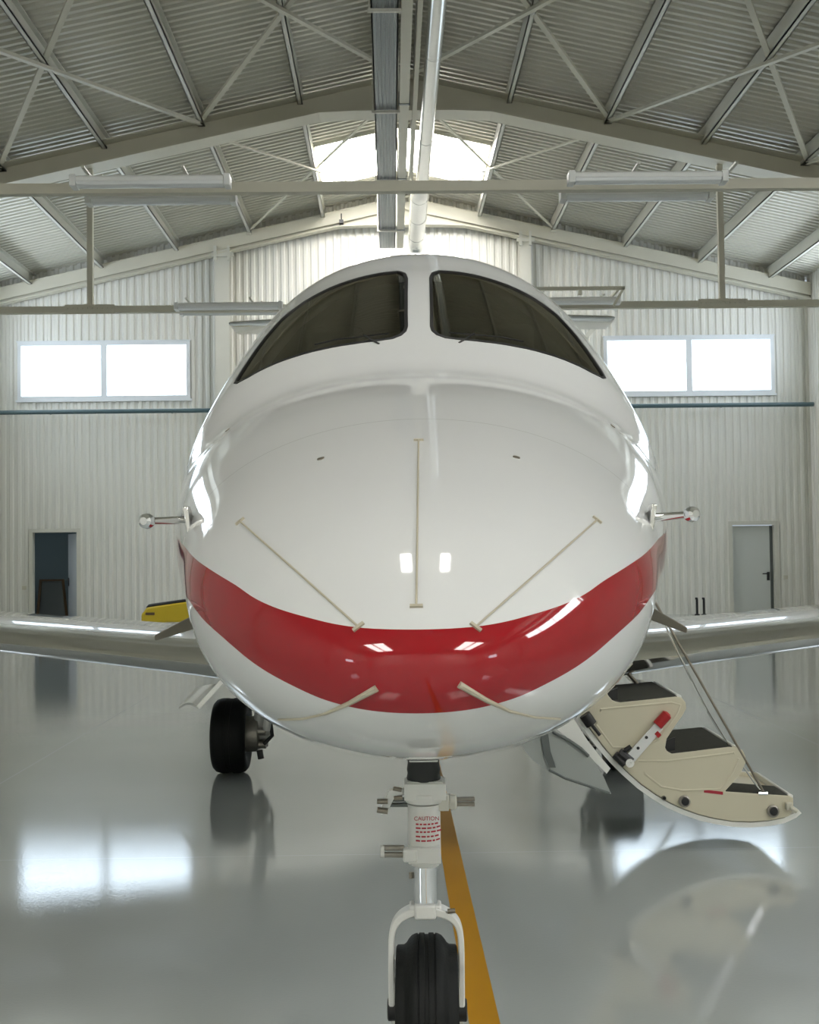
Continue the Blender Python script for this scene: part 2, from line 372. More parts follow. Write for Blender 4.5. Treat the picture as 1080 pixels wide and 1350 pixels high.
side_window('window_3', SW, XR+.0, 1, 4, 'long four-pane window strip high in the right wall beside the nose', 'striplight')
side_window('window_4', RW, XR+.0, 1, 1, 'small window in the right wall behind the camera')
side_window('window_5', LW, XL-.0, -1, 1, 'small window in the left wall behind the camera')

# doors
def door_frame(D, mbx, w=.09):
    x0, x1, z0, z1 = D; y0, y1 = YB-.06, YB+.12
    mbx.box((x0-w, y0, 0), (x0, y1, z1+w)); mbx.box((x1, y0, 0), (x1+w, y1, z1+w)); mbx.box((x0, y0+.002, z1), (x1, y1-.002, z1+w-.002)); mbx.box((x0, YB-.02, 0), (x1, y1, .02))
mb = MB(); door_frame(D1, mb); d1 = struct(mb.build('door_1', 'steel_light', smooth=False), 'open doorway to a dark room under the left window', 'door')
hx0, hy0, tx0, ty0 = D1[1]-.02, YB+.10, D1[1]-.44, YB+.93      # leaf hinged on the right jamb, swung into the room
mb = MB(); mb.bar((hx0, hy0, D1[3]/2), (tx0, ty0, D1[3]/2), .045, D1[3]-.06); lf = mb.build('door_leaf', 'doorleaf2', d1, smooth=False)
mb = MB(); p = V(tx0+.05, ty0-.14, wz(90, 768)); nn = V(-.84, -.43, 0).normalized(); mb.bar(p+V(0, 0, -.1)+nn*.028, p+V(0, 0, .1)+nn*.028, .05, .015, nn); mb.tube([p+nn*.02+V(0, 0, .05), p+nn*.08+V(0, 0, .05), p+nn*.08+V(.06, -.1, .05)], .012); mb.build('door_handle', 'black', lf)
mb = MB(); door_frame(D2, mb); d2 = struct(mb.build('door_2', 'steel_light', smooth=False), 'closed pale door with a black handle under the right window', 'door')
mb = MB(); mb.box((D2[0]+.01, YB+.06, .02), (D2[1]-.08, YB+.1, D2[3]-.02)); lf = mb.build('door_leaf', 'doorleaf', d2, smooth=False)
mb = MB(); mb.box((D2[1]-.08, YB+.085, .02), (D2[1]-.0, YB+.1, D2[3]-.02)); mb.build('door_stile', 'greyedge', d2, smooth=False)
hx = D2[1]-.13; hz = wz(1015, 759); mb = MB(); mb.box((hx-.03, YB+.035, hz-.11), (hx+.03, YB+.06, hz+.09)); mb.tube([(hx, YB+.04, hz+.05), (hx, YB, hz+.05), (hx-.15, YB, hz+.05)], .014); mb.build('door_handle', 'black', lf)
# dark room behind the open door
mb = MB(); rx0, rx1, ry0, ry1, rzt = D1[0]-1.4, D1[1]+.35, YB+.12, YB+3.2, 2.6
mb.add([(rx0,ry0,0),(rx1,ry0,0),(rx1,ry1,0),(rx0,ry1,0),(rx0,ry0,rzt),(rx1,ry0,rzt),(rx1,ry1,rzt),(rx0,ry1,rzt)], [(0,1,2,3)]); mb.cur = 1
mb.add([(rx0,ry0,0),(rx1,ry0,0),(rx1,ry1,0),(rx0,ry1,0),(rx0,ry0,rzt),(rx1,ry0,rzt),(rx1,ry1,rzt),(rx0,ry1,rzt)], [(4,5,6,7),(1,2,6,5),(2,3,7,6),(3,0,4,7)])
struct(mb.build('wall_room', ['roomdark', 'roomblue'], smooth=False), 'blue-grey walls of the small room behind the open doorway', 'wall')
mb = MB(); mb.box((rx0+.005, YB+1.2, 1.1), (rx0+.03, YB+2.4, 2.1)); rw = mb.build('window_9', 'frame_white', smooth=False); struct(rw, 'unseen window added to light the room behind the open doorway', 'window')  # out of view, added only to brighten the dark room
mb = MB(); mb.box((rx0+.03, YB+1.26, 1.16), (rx0+.04, YB+2.34, 2.04)); mb.build('window_pane', 'roomfill', rw, smooth=False)  # glowing pane of the added window
e = empty('picture_frame', (D1[0]+.25, YB+1.0, 0))
tag(e, 'dark wooden board leaning in the room behind the open doorway', 'board')
mb = MB(); mb.bar((-.45, 0, .02), (-.45, .3, 1.0), .06, .04); mb.bar((.28, 0, .02), (.10, .3, 1.0), .06, .04); mb.bar((-.47, .3, .98), (.12, .3, .98), .07, .05); mb.build('rail', 'wood', e, smooth=False)
mb = MB(); mb.add([(-.42, .03, .03), (.26, .03, .03), (.08, .31, .95), (-.42, .31, .95)], [(0,1,2,3)]); mb.v += [p+V(0,.02,0) for p in mb.v]; mb.f += [[7,6,5,4],[0,4,5,1],[1,5,6,2],[2,6,7,3],[3,7,4,0]]; mb.mi += [0]*5; mb.build('panel', 'greyedge', e, smooth=False)

# pipe along the back wall
a, b = at(0, 543.5, 28.7), at(1066, 534, 28.7); zp = (a.z+b.z)/2
mb = MB(); mb.tube([(XL+.06, 28.66, zp), (XR-.06, 28.66, zp)], .052, 12); pipe = mb.build('wall_pipe', 'pipe'); tag(pipe, 'long teal pipe running along the back wall under the windows', 'pipe')
for x in (-8.1, -5.2, -1.8, 1.7, 4.9, 8.0): mb = MB(); mb.bar((x, 28.66, zp), (x, YB-.03, zp), .03, .03); mb.build('pipe_bracket', 'pipe', pipe, smooth=False)
# dark bar on right wall
p0, p1 = at(1072, 500, 28.1), at(1079, 583, 28.1)
mb = MB(); mb.bar((XR-.10, 28.1, p0.z), (XR-.10, 28.1, p1.z), .07, .07); mb.bar((XR-.10, 28.1, p0.z-.25), (XR-.03, 28.1, p0.z-.25), .04, .04); mb.bar((XR-.10, 28.1, p1.z+.2), (XR-.03, 28.1, p1.z+.2), .04, .04)
tag(mb.build('wall_bar', 'black', smooth=False), 'black vertical bar on the right wall beside the teal pipe', 'bar')
for px, py, nm in ((32, 775, 'left of the open doorway'), (1036, 761, 'right of the closed door')):
    p = at(px, py, YB-.05); mb = MB(); mb.box((p.x-.045, YB-.075, p.z-.045), (p.x+.045, YB-.028, p.z+.045)); mb.box((p.x-.02, YB-.082, p.z-.03), (p.x+.02, YB-.075, p.z+.03))
    tag(mb.build('light_switch', 'steel', smooth=False, bevel=.006), f'small grey switch on the back wall {nm}', 'switch', 'wall switches')
p = at(450, 291, 28.6); mb = MB(); mb.box((p.x-.05, 28.56, p.z-.06), (p.x+.05, 28.8, p.z+.02)); mb.tube([(p.x, 28.7, p.z+.02), (p.x, 28.7, p.z+.2)], .015)
tag(mb.build('sensor', 'black', smooth=False), 'small black sensor box under the rear rafter left of the ridge', 'sensor')

# suspended cross beams with lamps
def cross_beam(y, z, postx, label, first):
    mb = MB(); mb.box((XL+.2, y-.06, z-.06), (XR-.2, y+.06, z+.06)); root = tag(mb.build('lamp_rail', 'steel', smooth=False), label, 'beam', 'lamp rails')
    for x in postx:
        m2 = MB(); zt = zr(x)-.40
        m2.box((x-.05, y-.05, z+.06), (x+.05, y+.05, zt)); m2.box((x-.09, y-.09, z+.05), (x+.09, y+.09, z+.09)); m2.build('hanger', 'steel', root, smooth=False)
        m3 = MB(); m3.box((x-.44, y-.075, z-.085), (x+.44, y-.06, z+.085))
        for k in range(10): xx = x-.39+k*.087; m3.lathe([(0, .016), (-.02, .016)], (xx, y-.075, z+.02), (0, 1, 0), 8)
        m3.build('splice_plate', 'steel', root)
    return root
ZB1, ZB2 = at(533, 247, 13.97).z, at(533, 405, 21.45).z
RAIL1 = cross_beam(13.97, ZB1, (-6.5, 7.0), 'horizontal steel rail carrying strip lamps across the hangar, the nearer of the two', True)
RAIL2 = cross_beam(21.45, ZB2, (at(119, 300, 21.45).x, at(950, 300, 21.45).x), 'horizontal steel rail carrying strip lamps behind the cockpit, the farther of the two', False)
def lamp(c, L, label, group):
    e = empty('ceiling_light', c); tag(e, label, 'lamp', group)
    mb = MB(); n = 9; prof = [(-.09, -.012), (-.09, .037), (-.067, .06), (.067, .06), (.09, .037), (.09, -.012)]
    mb.ring([[V(x, y, z) for y, z in prof] for x in (-L/2, L/2)]); mb.build('housing', 'white_metal', e, bevel=.008)
    mb = MB(); prof2 = [(-.085, -.012), (-.073, -.043), (-.037, -.06), (.037, -.06), (.073, -.043), (.085, -.012)]
    mb.ring([[V(x, y, z) for y, z in prof2] for x in (-L/2+.04, L/2-.04)]); mb.build('diffuser', 'diffuser', e)
    for s in (-1, 1):
        mb = MB(); mb.box((s*L/2-.035, -.1, -.064), (s*L/2+.035, .1, .068)); mb.build('end_cap', 'white_metal', e, smooth=False, bevel=.008)
        mb = MB(); mb.box((s*L*.32-.012, -.012, .06), (s*L*.32+.012, .012, .09)); mb.build('clip', 'steel', e, smooth=False)
    return e
def rail_lamp(px0, px1, py, d, label):
    a, b = at(px0, py, d), at(px1, py, d)
    return lamp(((a.x+b.x)/2, d, (a.z+b.z)/2), b.x-a.x, label, 'strip lamps on the rails')
rail_lamp(98, 300, 240, 13.42, 'strip lamp on the front side of the nearer rail, left of the ridge')
rail_lamp(118, 308, 263, 14.4, 'strip lamp on the back side of the nearer rail, left of the ridge')
rail_lamp(753, 954, 235, 13.42, 'strip lamp on the front side of the nearer rail, right of the ridge')
rail_lamp(742, 936, 258, 14.4, 'strip lamp on the back side of the nearer rail, right of the ridge')
rail_lamp(233, 370, 404, 20.9, 'strip lamp on the front side of the farther rail, left of the cockpit')
rail_lamp(240, 370, 411, 22.0, 'strip lamp on the back side of the farther rail, left of the cockpit')
rail_lamp(690, 815, 397, 20.9, 'strip lamp on the front side of the farther rail, right of the cockpit')
rail_lamp(690, 812, 404, 22.0, 'strip lamp on the back side of the farther rail, right of the cockpit')
# lamp arms joining each pair
for c, rail, d, z in ((-2.82, RAIL1, 13.97, ZB1), (3.37, RAIL1, 13.97, ZB1), (-2.94, RAIL2, 21.45, ZB2), (3.2, RAIL2, 21.45, ZB2)):
    for s in (-.55, .55):
        mb = MB(); mb.bar((c+s, d-.6, z+.075), (c+s, d+.6, z+.075), .035, .025); mb.build('cross_arm', 'steel_light', rail, smooth=False)
# extra frame above the right rear lamp
e = MB(); a, b = at(690, 381, 20.5), at(824, 381, 20.5); zt = a.z
e.bar((a.x, 20.5, zt), (b.x, 20.5, zt), .05, .06); e.bar((b.x-.02, 20.5, zt), (b.x-.2, 20.5, zt-.3), .05, .04); e.bar((a.x, 21.45, zt), (b.x-.1, 21.45, zt), .04, .04); e.bar((b.x-.1, 20.5, zt), (b.x-.1, 21.45, zt), .04, .04)
p = at(765, 386, 20.5); e.box((p.x-.03, 20.48, zt-.11), (p.x+.03, 20.52, zt-.02)); e.bar((b.x-.1, 21.45, zt), (b.x-.1, 21.45, ZB2+.10), .04, .04)
e.build('steel_frame', 'steel', RAIL2, smooth=False)['label'] = 'brownish steel frame above the lamps on the right'
p0, p1 = at(800, 416, 28.6), at(735, 483, 28.6); mb = MB(); mb.bar(p0, p1, .1, .08, (0, 1, 0)); p2 = at(800, 416, 29.07); mb.bar(p0, p2, .05, .05); mb.bar(p1, V(p1.x, 29.07, p1.z), .05, .05)
struct(mb.build('wall_brace', 'steel_light', smooth=False), 'short diagonal brace on the back wall left of the right window', 'brace')

# services under the ridge
ZS = 8.79
e = empty('cable_tray', (0, 14, ZS)); tag(e, 'galvanised cable tray hanging under the ridge, left of the beam', 'cable tray')
mb = MB(); mb.box((-.185, -15, 0), (.185, 14.6, .014)); mb.box((-.185, -15, 0), (-.165, 14.6, .11)); mb.box((.165, -15, 0), (.185, 14.6, .11)); mb.build('tray', 'galv', e, smooth=False)
for k in range(5): mb = MB(); mb.tube([(-.12+k*.06, -15, -.006), (-.12+k*.06, 14.6, -.006)], .013, 6); mb.build('cable', 'galv', e)
for y in (-12.5, -8.9, -5.3, -1.7, 1.9, 5.6, 9.3, 12.9):
    mb = MB(); mb.box((-.23, y-.025, -.06), (.23, y+.025, -.02)); mb.tube([(-.21, y, -.06), (-.21, y, 1.0)], .010, 6); mb.tube([(.21, y, -.06), (.21, y, 1.0)], .010, 6); mb.build('tray_hanger', 'steel_light', e, smooth=False)
e = empty('ridge_beam', (.297, 14, ZS)); struct(e, 'square beige steel beam under the ridge between cable tray and air duct', 'beam')
mb = MB(); mb.box((-.076, -15, -.025), (.076, 14.5, .16)); mb.build('beam_body', 'steel', e, smooth=False)
for y in (-12, -7.7, -3.3, 1, 5.3, 9.2, 12.9):
    mb = MB(); mb.box((-.092, y-.03, -.037), (.092, y+.03, -.025)); mb.box((-.092, y-.03, -.037), (-.078, y+.03, .17)); mb.box((.078, y-.03, -.037), (.092, y+.03, .17)); mb.build('clamp', 'galv', e, smooth=False)
mb = MB(); mb.box((.44, -1, ZS+.02), (.51, 23.3, ZS+.14)); struct(mb.build('ridge_channel', 'steel', smooth=False), 'narrow beige channel under the ridge beside the air duct', 'beam')
e = empty('air_duct', (.71, 14, ZS)); tag(e, 'shiny round ventilation duct running under the ridge', 'duct')
mb = MB(); pts = []; rs = []; y = -15
while y < 10.0: pts.append((0, y, .12)); rs.append(.122+(.003 if int(round(y*16.6)) % 2 else 0)); y += .06
mb.tube(pts, rs, 20); mb.build('duct_run', 'duct', e)
mb = MB(); mb.tube([(0, 9.8, .12), (-.01, 10.2, .10), (-.04, 10.5, .08), (-.04, 13.9, .08), (-.04, 14.2, .06), (-.04, 14.35, -.02), (-.04, 14.4, -.15)], [.122, .165, .19, .19, .185, .17, .145], 24); mb.build('duct_elbow', 'duct', e)
for y in (-11, -7.4, -3.7, 0, 3.7, 7.4, 10.7, 12.2, 13.7):
    mb = MB(); rr, zc, xx = (.13, .12, 0) if y < 10 else (.197, .08, -.04); mb.lathe([(-.025, rr), (.025, rr)], (xx, y, zc), (0, 1, 0), 20); mb.tube([(xx, y, zc+rr-.01), (xx, y, zc+.45)], .010, 6); mb.build('duct_clamp', 'duct', e)

# yellow machine and posts by the back wall
p0, p1 = at(190, 822, 26.5), at(242, 788, 26.5)
e = empty('floor_scrubber', (p0.x, 26.5, 0)); tag(e, 'yellow floor cleaning machine with a black top by the back wall', 'machine')
H = at(215, 797, 26.5).z; w = 1.2
mb = MB(); prof = [(0, .12), (-.0, .30), (.05, H-.14), (.12, H-.04), (w, H+.10), (w+.05, .3), (w+.05, .12)]; mb.prism([(x, -.32, z) for x, z in prof], (0, .64, 0)); mb.build('body', 'yellow', e, bevel=.04)
mb = MB(); mb.prism([(x, -.3, z) for x, z in [(.09, H-.05), (.16, H+.02), (w-.3, H+.115), (w, H+.13), (w, H+.085)]], (0, .6, 0)); mb.build('lid', 'black', e, bevel=.02)
mb = MB(); mb.box((.10, -.335, H-.21), (.29, -.32, H-.155)); mb.build('label_plate', 'wood', e, smooth=False)
for x in (.2, w-.15):
    for y in (-.24, .24): mb = MB(); mb.lathe([(-.03, .08), (-.02, .1), (.02, .1), (.03, .08)], (x, y, .1), (0, 1, 0), 20); mb.build('wheel', 'dark', e)
for px, nm in ((919, 'left'), (928, 'right')):
    p = at(px, 789, 28.6); e = empty('post', (p.x, 28.6, 0)); tag(e, f'thin dark post at the back wall near the closed door, {nm} of the pair', 'post', 'dark posts')
    mb = MB(); mb.tube([(0, 0, .02), (0, 0, p.z-.03), (-.005, -.01, p.z), (-.035, -.02, p.z)], .028, 10); mb.build('pole', 'black', e)
    mb = MB(); mb.lathe([(0, .06), (.02, .06), (.03, .03)], (0, 0, 0), (0, 0, 1), 16); mb.build('foot', 'black', e)

# ------------------------------------------------------------------ aeroplane
YAW = math.radians(1.62); NX, NY = .048, 2.15
jet = empty('business_jet', (NX, NY, 0), -YAW)
tag(jet, 'white business jet with a red nose stripe parked nose-on on the grey floor', 'aeroplane')
cy, sy = math.cos(YAW), math.sin(YAW)
def loc(w):
    dx, dy = w.x-NX, w.y-NY; return V(dx*cy-dy*sy, dx*sy+dy*cy, w.z)
def lat(px, py, d): return loc(at(px, py, d))
T = [0, .1, .3, .6, 1.0, 1.4, 1.65, 1.8, 1.87, 1.96, 2.2, 2.7, 3.2, 4.0, 5.5, 7.6, 9.6, 11.6, 13.2, 14.0]
U = [math.sqrt(t) for t in T]
TA = [0, .229, .383, .522, .621, .717, .769, .797, .810, .826, .862, .879, .906, .917, .918, .915, .80, .52, .22, .06]
TZT = [1.32, 1.46, 1.601, 1.732, 1.876, 2.005, 2.078, 2.115, 2.142, 2.203, 2.387, 2.677, 2.848, 2.86, 2.842, 2.83, 2.80, 2.68, 2.52, 2.42]
TZB = [1.32, 1.188, 1.122, 1.064, 1.008, .967, .946, .936, .932, .928, .917, .907, .899, .898, .898, .90, 1.15, 1.62, 2.05, 2.28]
TZC = [1.32, 1.343, 1.378, 1.435, 1.514, 1.579, 1.604, 1.617, 1.624, 1.634, 1.662, 1.709, 1.743, 1.762, 1.757, 1.76, 1.88, 2.12, 2.28, 2.35]
def mk(xs, ys):
    n = len(xs); h = [xs[i+1]-xs[i] for i in range(n-1)]; dl = [(ys[i+1]-ys[i])/h[i] for i in range(n-1)]; m = [0]*n
    for i in range(1, n-1):
        if dl[i-1]*dl[i] > 0:
            w1, w2 = 2*h[i]+h[i-1], h[i]+2*h[i-1]; m[i] = (w1+w2)/(w1/dl[i-1]+w2/dl[i])
    m[0], m[-1] = dl[0], dl[-1]
    def f(x):
        x = min(max(x, xs[0]), xs[-1]); i = 0
        while i < n-2 and x > xs[i+1]: i += 1
        t = (x-xs[i])/h[i]
        return ys[i]*(2*t**3-3*t*t+1)+h[i]*m[i]*(t**3-2*t*t+t)+ys[i+1]*(3*t*t-2*t**3)+h[i]*m[i+1]*(t**3-t*t)
    return f
fA, fT, fB, fC = mk(U, TA), mk(U, TZT), mk(U, TZB), mk(U, TZC)
fN = mk([0, 1, 1.5, 2.4, 4], [2, 2, 2.22, 2, 2])
def section(u): return fA(u), fT(u), fB(u), fC(u), fN(u)
def skin(u, th, off=0):
    a, zt, zb, zc, n = section(u); c, s = math.cos(th), math.sin(th)
    h = zt-zc if s >= 0 else zc-zb; n = n if s >= 0 else 2.03
    r = ((abs(c)/max(a, 1e-6))**n+(abs(s)/max(h, 1e-6))**n)**(-1/n)
    return V(r*c, u*u, zc+r*s)
def F_(p):
    u = math.sqrt(max(p.y, 1e-9)); a, zt, zb, zc, n = section(u); dz = p.z-zc
    h = zt-zc if dz >= 0 else zc-zb; n = n if dz >= 0 else 2.03
    return (abs(p.x)/max(a, 1e-6))**n+(abs(dz)/max(h, 1e-6))**n-1
def snormal(p):
    e = 2e-4; g = V(*[F_(p+q)-F_(p-q) for q in (V(e,0,0), V(0,e,0), V(0,0,e))]); return g.normalized()
def hit(px, py):
    v = ray(px, py); d = pd = NY+.001
    while d < 8:
        l = loc(CAM+v*d)
        if l.y > 0 and F_(l) < 0:
            lo, hi = pd, d
            for _ in range(30):
                m = (lo+hi)/2; l = loc(CAM+v*m)
                if l.y <= 0 or F_(l) > 0: lo = m
                else: hi = m
            return loc(CAM+v*hi)
        pd = d; d += .02
    return None
# windscreen outlines, traced on the skin of the right-hand side and mirrored
WP = [(569,430),(568,367),(571,360),(579,357),(605,359),(632,364),(670,376),(705,393.5),(735,415.5),(760,443),(782,473),(794,491),(797.5,497.5),
      (794,498),(780,491),(755,478.5),(720,466),(680,456.5),(640,450.5),(605,447),(588,445),(577,441),(571,436)]
def uv(p): 
    u = math.sqrt(p.y); return u, math.atan2(p.z-section(u)[3], p.x)
poly = []
for (px, py) in WP:
    q = hit(px, py)
    k = 0
    while q is None and k < 20: k += 1; q = hit(px-k, py+.3*k)
    poly.append(uv(q))
def dens(pl, k):
    out = []
    for i in range(len(pl)):
        a, b = pl[i], pl[(i+1) % len(pl)]
        for j in range(k): out.append((a[0]+(b[0]-a[0])*j/k, a[1]+(b[1]-a[1])*j/k))
    return out
poly = dens(poly, 3)
polyL = [(u, PI-t) for u, t in poly][::-1]
NU, NTH = 170, 192
UM = U[-1]
us = [.012]+[.03+(1.95-.03)*i/110 for i in range(111)]+[1.95+(UM-1.95)*(i+1)/50 for i in range(50)]
ths = [-PI/2+2*PI*j/NTH for j in range(NTH)]
verts = [skin(u, t) for u in us for t in ths]; nrm = [(u, t) for u in us for t in ths]
umin, umax = min(p[0] for p in poly)-.04, max(p[0] for p in poly)+.04
tmin = min(p[1] for p in poly)-.06
i0 = max(i for i, u in enumerate(us) if u < umin); i1 = min(i for i, u in enumerate(us) if u > umax)
j0 = max(j for j, t in enumerate(ths) if t < tmin); j1 = NTH-j0
faces = []
for i in range(len(us)-1):
    for j in range(NTH):
        if i0 <= i < i1 and j0 <= j < j1: continue
        a = i*NTH+j; b = i*NTH+(j+1) % NTH; faces.append((a, b, b+NTH, a+NTH))
tip = len(verts); verts.append(V(0, .00001, 1.32)); faces += [(tip, (j+1) % NTH, j) for j in range(NTH)]
tail = len(verts); verts.append(V(0, T[-1]+.02, 2.35)); base = (len(us)-1)*NTH; faces += [(tail, base+j, base+(j+1) % NTH) for j in range(NTH)]
cp = []; cmap = []
for i in range(i0, i1+1):
    for j in range(j0, j1+1): cp.append((us[i], ths[j] if j < NTH else 3*PI/2)); cmap.append(i*NTH+j % NTH)
ne = []
for pl in (poly, polyL):
    b0 = len(cp); cp += pl; n = len(pl); ne += [(b0+k, b0+(k+1) % n) for k in range(n)]
ni, nj = i1-i0+1, j1-j0+1
for i in range(ni-1): ne += [(i*nj, (i+1)*nj), (i*nj+nj-1, (i+1)*nj+nj-1)]
for j in range(nj-1): ne += [(j, j+1), ((ni-1)*nj+j, (ni-1)*nj+j+1)]
ov, oe, of, ovi, oei, ofi = delaunay_2d_cdt([Vector(p) for p in cp], ne, [], 0, 1e-7)
vid = []
for k, p in enumerate(ov):
    src = [q for q in ovi[k] if q < len(cmap)]
    if src: vid.append(cmap[src[0]])
    else: vid.append(len(verts)); verts.append(skin(p[0], p[1]))
def inside(pt, pl):
    c = False; n = len(pl)
    for i in range(n):
        (x1, y1), (x2, y2) = pl[i], pl[i-1]
        if (y1 > pt[1]) != (y2 > pt[1]) and pt[0] < (x2-x1)*(pt[1]-y1)/(y2-y1)+x1: c = not c
    return c
panes = [[], []]
for f in of:
    cx = (sum(ov[k][0] for k in f)/len(f), sum(ov[k][1] for k in f)/len(f))
    F3 = tuple(vid[k] for k in f)
    if inside(cx, poly): panes[1].append(F3)
    elif inside(cx, polyL): panes[0].append(F3)
    else: faces.append(F3)
def skin_mesh(name, fs, m, parent, off=0):
    used = sorted(set(i for f in fs for i in f)); mp = {v: k for k, v in enumerate(used)}
    ns = [snormal(verts[i]) if .0005 < verts[i].y < T[-1] else V(0, -1 if verts[i].y < 1 else 1, 0) for i in used]
    me = bpy.data.meshes.new(name); me.from_pydata([tuple(verts[i]+n*off) for i, n in zip(used, ns)], [], [[mp[i] for i in f] for f in fs])
    bm = bmesh.new(); bm.from_mesh(me)
    for f in bm.faces:
        f.smooth = True; f.normal_update()
        if f.normal.dot(ns[f.verts[0].index]+ns[f.verts[1].index]+ns[f.verts[2].index]) < 0: f.normal_flip()
    bm.to_mesh(me); bm.free()
    me.materials.append(m); me.normals_split_custom_set_from_vertices([tuple(n) for n in ns])
    o = bpy.data.objects.new(name, me); COL.objects.link(o); o.parent = parent; return o
# livery: white paint with the red stripe given by two height curves along the nose
def livery():
    m = bpy.data.materials['aircraft_white'].copy(); m.name = 'aircraft_livery'; nt = m.node_tree; b = nt.nodes['Principled BSDF']
    tc = node(m, 'ShaderNodeTexCoord'); sp = node(m, 'ShaderNodeSeparateXYZ'); nt.links.new(tc.outputs['Object'], sp.inputs[0])
    mxx = node(m, 'ShaderNodeMath', operation='MAXIMUM'); nt.links.new(sp.outputs['Y'], mxx.inputs[0]); mxx.inputs[1].default_value = 0
    sq = node(m, 'ShaderNodeMath', operation='SQRT'); nt.links.new(mxx.outputs[0], sq.inputs[0])
    hv = node(m, 'ShaderNodeMath', operation='MULTIPLY'); nt.links.new(sq.outputs[0], hv.inputs[0]); hv.inputs[1].default_value = .25
    def curve(pts):
        c = node(m, 'ShaderNodeFloatCurve'); cu = c.mapping.curves[0]; c.mapping.use_clip = True
        q = [(math.sqrt(t)*.25, (z-1.2)/.8) for t, z in pts]
        cu.points[0].location = q[0]; cu.points[1].location = q[-1]
        for p in q[1:-1]: cu.points.new(*p)
        c.mapping.update(); nt.links.new(hv.outputs[0], c.inputs['Value'])
        a = node(m, 'ShaderNodeMath', operation='MULTIPLY_ADD'); nt.links.new(c.outputs[0], a.inputs[0]); a.inputs[1].default_value = .8; a.inputs[2].default_value = 1.2; return a
    up = curve([(0, 1.386), (.03, 1.394), (.054, 1.398), (.12, 1.4145), (.217, 1.4375), (.36, 1.475), (.64, 1.523), (.912, 1.552), (1.245, 1.578), (3, 1.66), (16, 1.75)])
    lo = curve([(0, 1.238), (.03, 1.2445), (.07, 1.26), (.12, 1.284), (.2, 1.3145), (.32, 1.357), (.46, 1.394), (.61, 1.428), (.95, 1.46), (1.4, 1.485), (3, 1.56), (16, 1.70)])
    g1 = node(m, 'ShaderNodeMath', operation='LESS_THAN'); nt.links.new(sp.outputs['Z'], g1.inputs[0]); nt.links.new(up.outputs[0], g1.inputs[1])
    g2 = node(m, 'ShaderNodeMath', operation='GREATER_THAN'); nt.links.new(sp.outputs['Z'], g2.inputs[0]); nt.links.new(lo.outputs[0], g2.inputs[1])
    an = node(m, 'ShaderNodeMath', operation='MULTIPLY'); nt.links.new(g1.outputs[0], an.inputs[0]); nt.links.new(g2.outputs[0], an.inputs[1])
    # faint radome seam
    sb = node(m, 'ShaderNodeMath', operation='SUBTRACT'); nt.links.new(sp.outputs['Y'], sb.inputs[0]); sb.inputs[1].default_value = 1.02
    ab = node(m, 'ShaderNodeMath', operation='ABSOLUTE'); nt.links.new(sb.outputs[0], ab.inputs[0])
    ls = node(m, 'ShaderNodeMath', operation='LESS_THAN'); nt.links.new(ab.outputs[0], ls.inputs[0]); ls.inputs[1].default_value = .0025
    c0 = node(m, 'ShaderNodeMix', data_type='RGBA'); c0.inputs[6].default_value = b.inputs['Base Color'].default_value; c0.inputs[7].default_value = (.55, .55, .54, 1); nt.links.new(ls.outputs[0], c0.inputs[0])
    c = node(m, 'ShaderNodeMix', data_type='RGBA'); nt.links.new(c0.outputs[2], c.inputs[6]); c.inputs[7].default_value = (.31, .008, .014, 1)
    nt.links.new(an.outputs[0], c.inputs[0]); nt.links.new(c.outputs[2], b.inputs['Base Color']); return m
fus = skin_mesh('fuselage', faces, livery(), jet)
fus['label'] = 'white fuselage with a curved red stripe round the nose'
for k, (pl, nm) in enumerate(((polyL, 'left'), (poly, 'right'))):
    pn = skin_mesh('windscreen_pane', panes[k], M['glass'], jet, -.004); pn['label'] = f'dark tinted {nm} windscreen pane'
    mb = MB(); ring = [skin(u, t) for u, t in pl]; pts = [p+snormal(p)*.001 for p in ring]
    mb2 = MB(); n = len(pts); rings = []
    for i, p in enumerate(pts):
        t = (pts[(i+1) % n]-pts[i-1]).normalized(); nn = snormal(p); s = nn.cross(t).normalized()
        rings.append([p+s*.007-nn*.008, p+s*.006+nn*.001, p-s*.006+nn*.001, p-s*.007-nn*.008])
    mb.ring(rings, closed=True); mb.build('gasket', 'black', pn)
    mb = MB(); sx = 1 if k else -1
    wp = [hit(*q) for q in ((592, 441), (625, 444), (660, 447), (690, 453))]; wp = [p+snormal(p)*.008 for p in wp]; wp = [V(sx*p.x, p.y, p.z) for p in wp]
    mb.tube(wp, .0028, 6); a = hit(605, 452); a = V(sx*a.x, a.y, a.z); mb.tube([a, wp[1]+V(0, -.005, .004)], .0035, 6); mb.build('wiper', 'black', pn)
# cockpit interior
mb = MB(); mb.prism([(-.6, 2.25, 1.85), (.6, 2.25, 1.85), (.60, 2.25, 2.08), (.42, 2.25, 2.22), (-.42, 2.25, 2.22), (-.60, 2.25, 2.08)], (0, .35, .03)); mb.build('instrument_panel', 'cockpit', jet, bevel=.03)
for s in (-1, 1):
    mb = MB(); mb.box((s*.38-.22, 3.2, 1.5), (s*.38+.22, 3.32, 2.35)); mb.box((s*.38-.13, 3.22, 2.35), (s*.38+.13, 3.30, 2.55)); mb.box((s*.38-.23, 2.8, 1.45), (s*.38+.23, 3.25, 1.6)); mb.build('pilot_seat', 'cockpit', jet, bevel=.03)
mb = MB(); mb.prism([(skin(math.sqrt(3.45), k*2*PI/32)-V(0, 0, 1.75))*.95+V(0, .17, 1.75) for k in range(32)], (0, .02, 0)); mb.build('bulkhead', 'cockpit', jet, smooth=False)

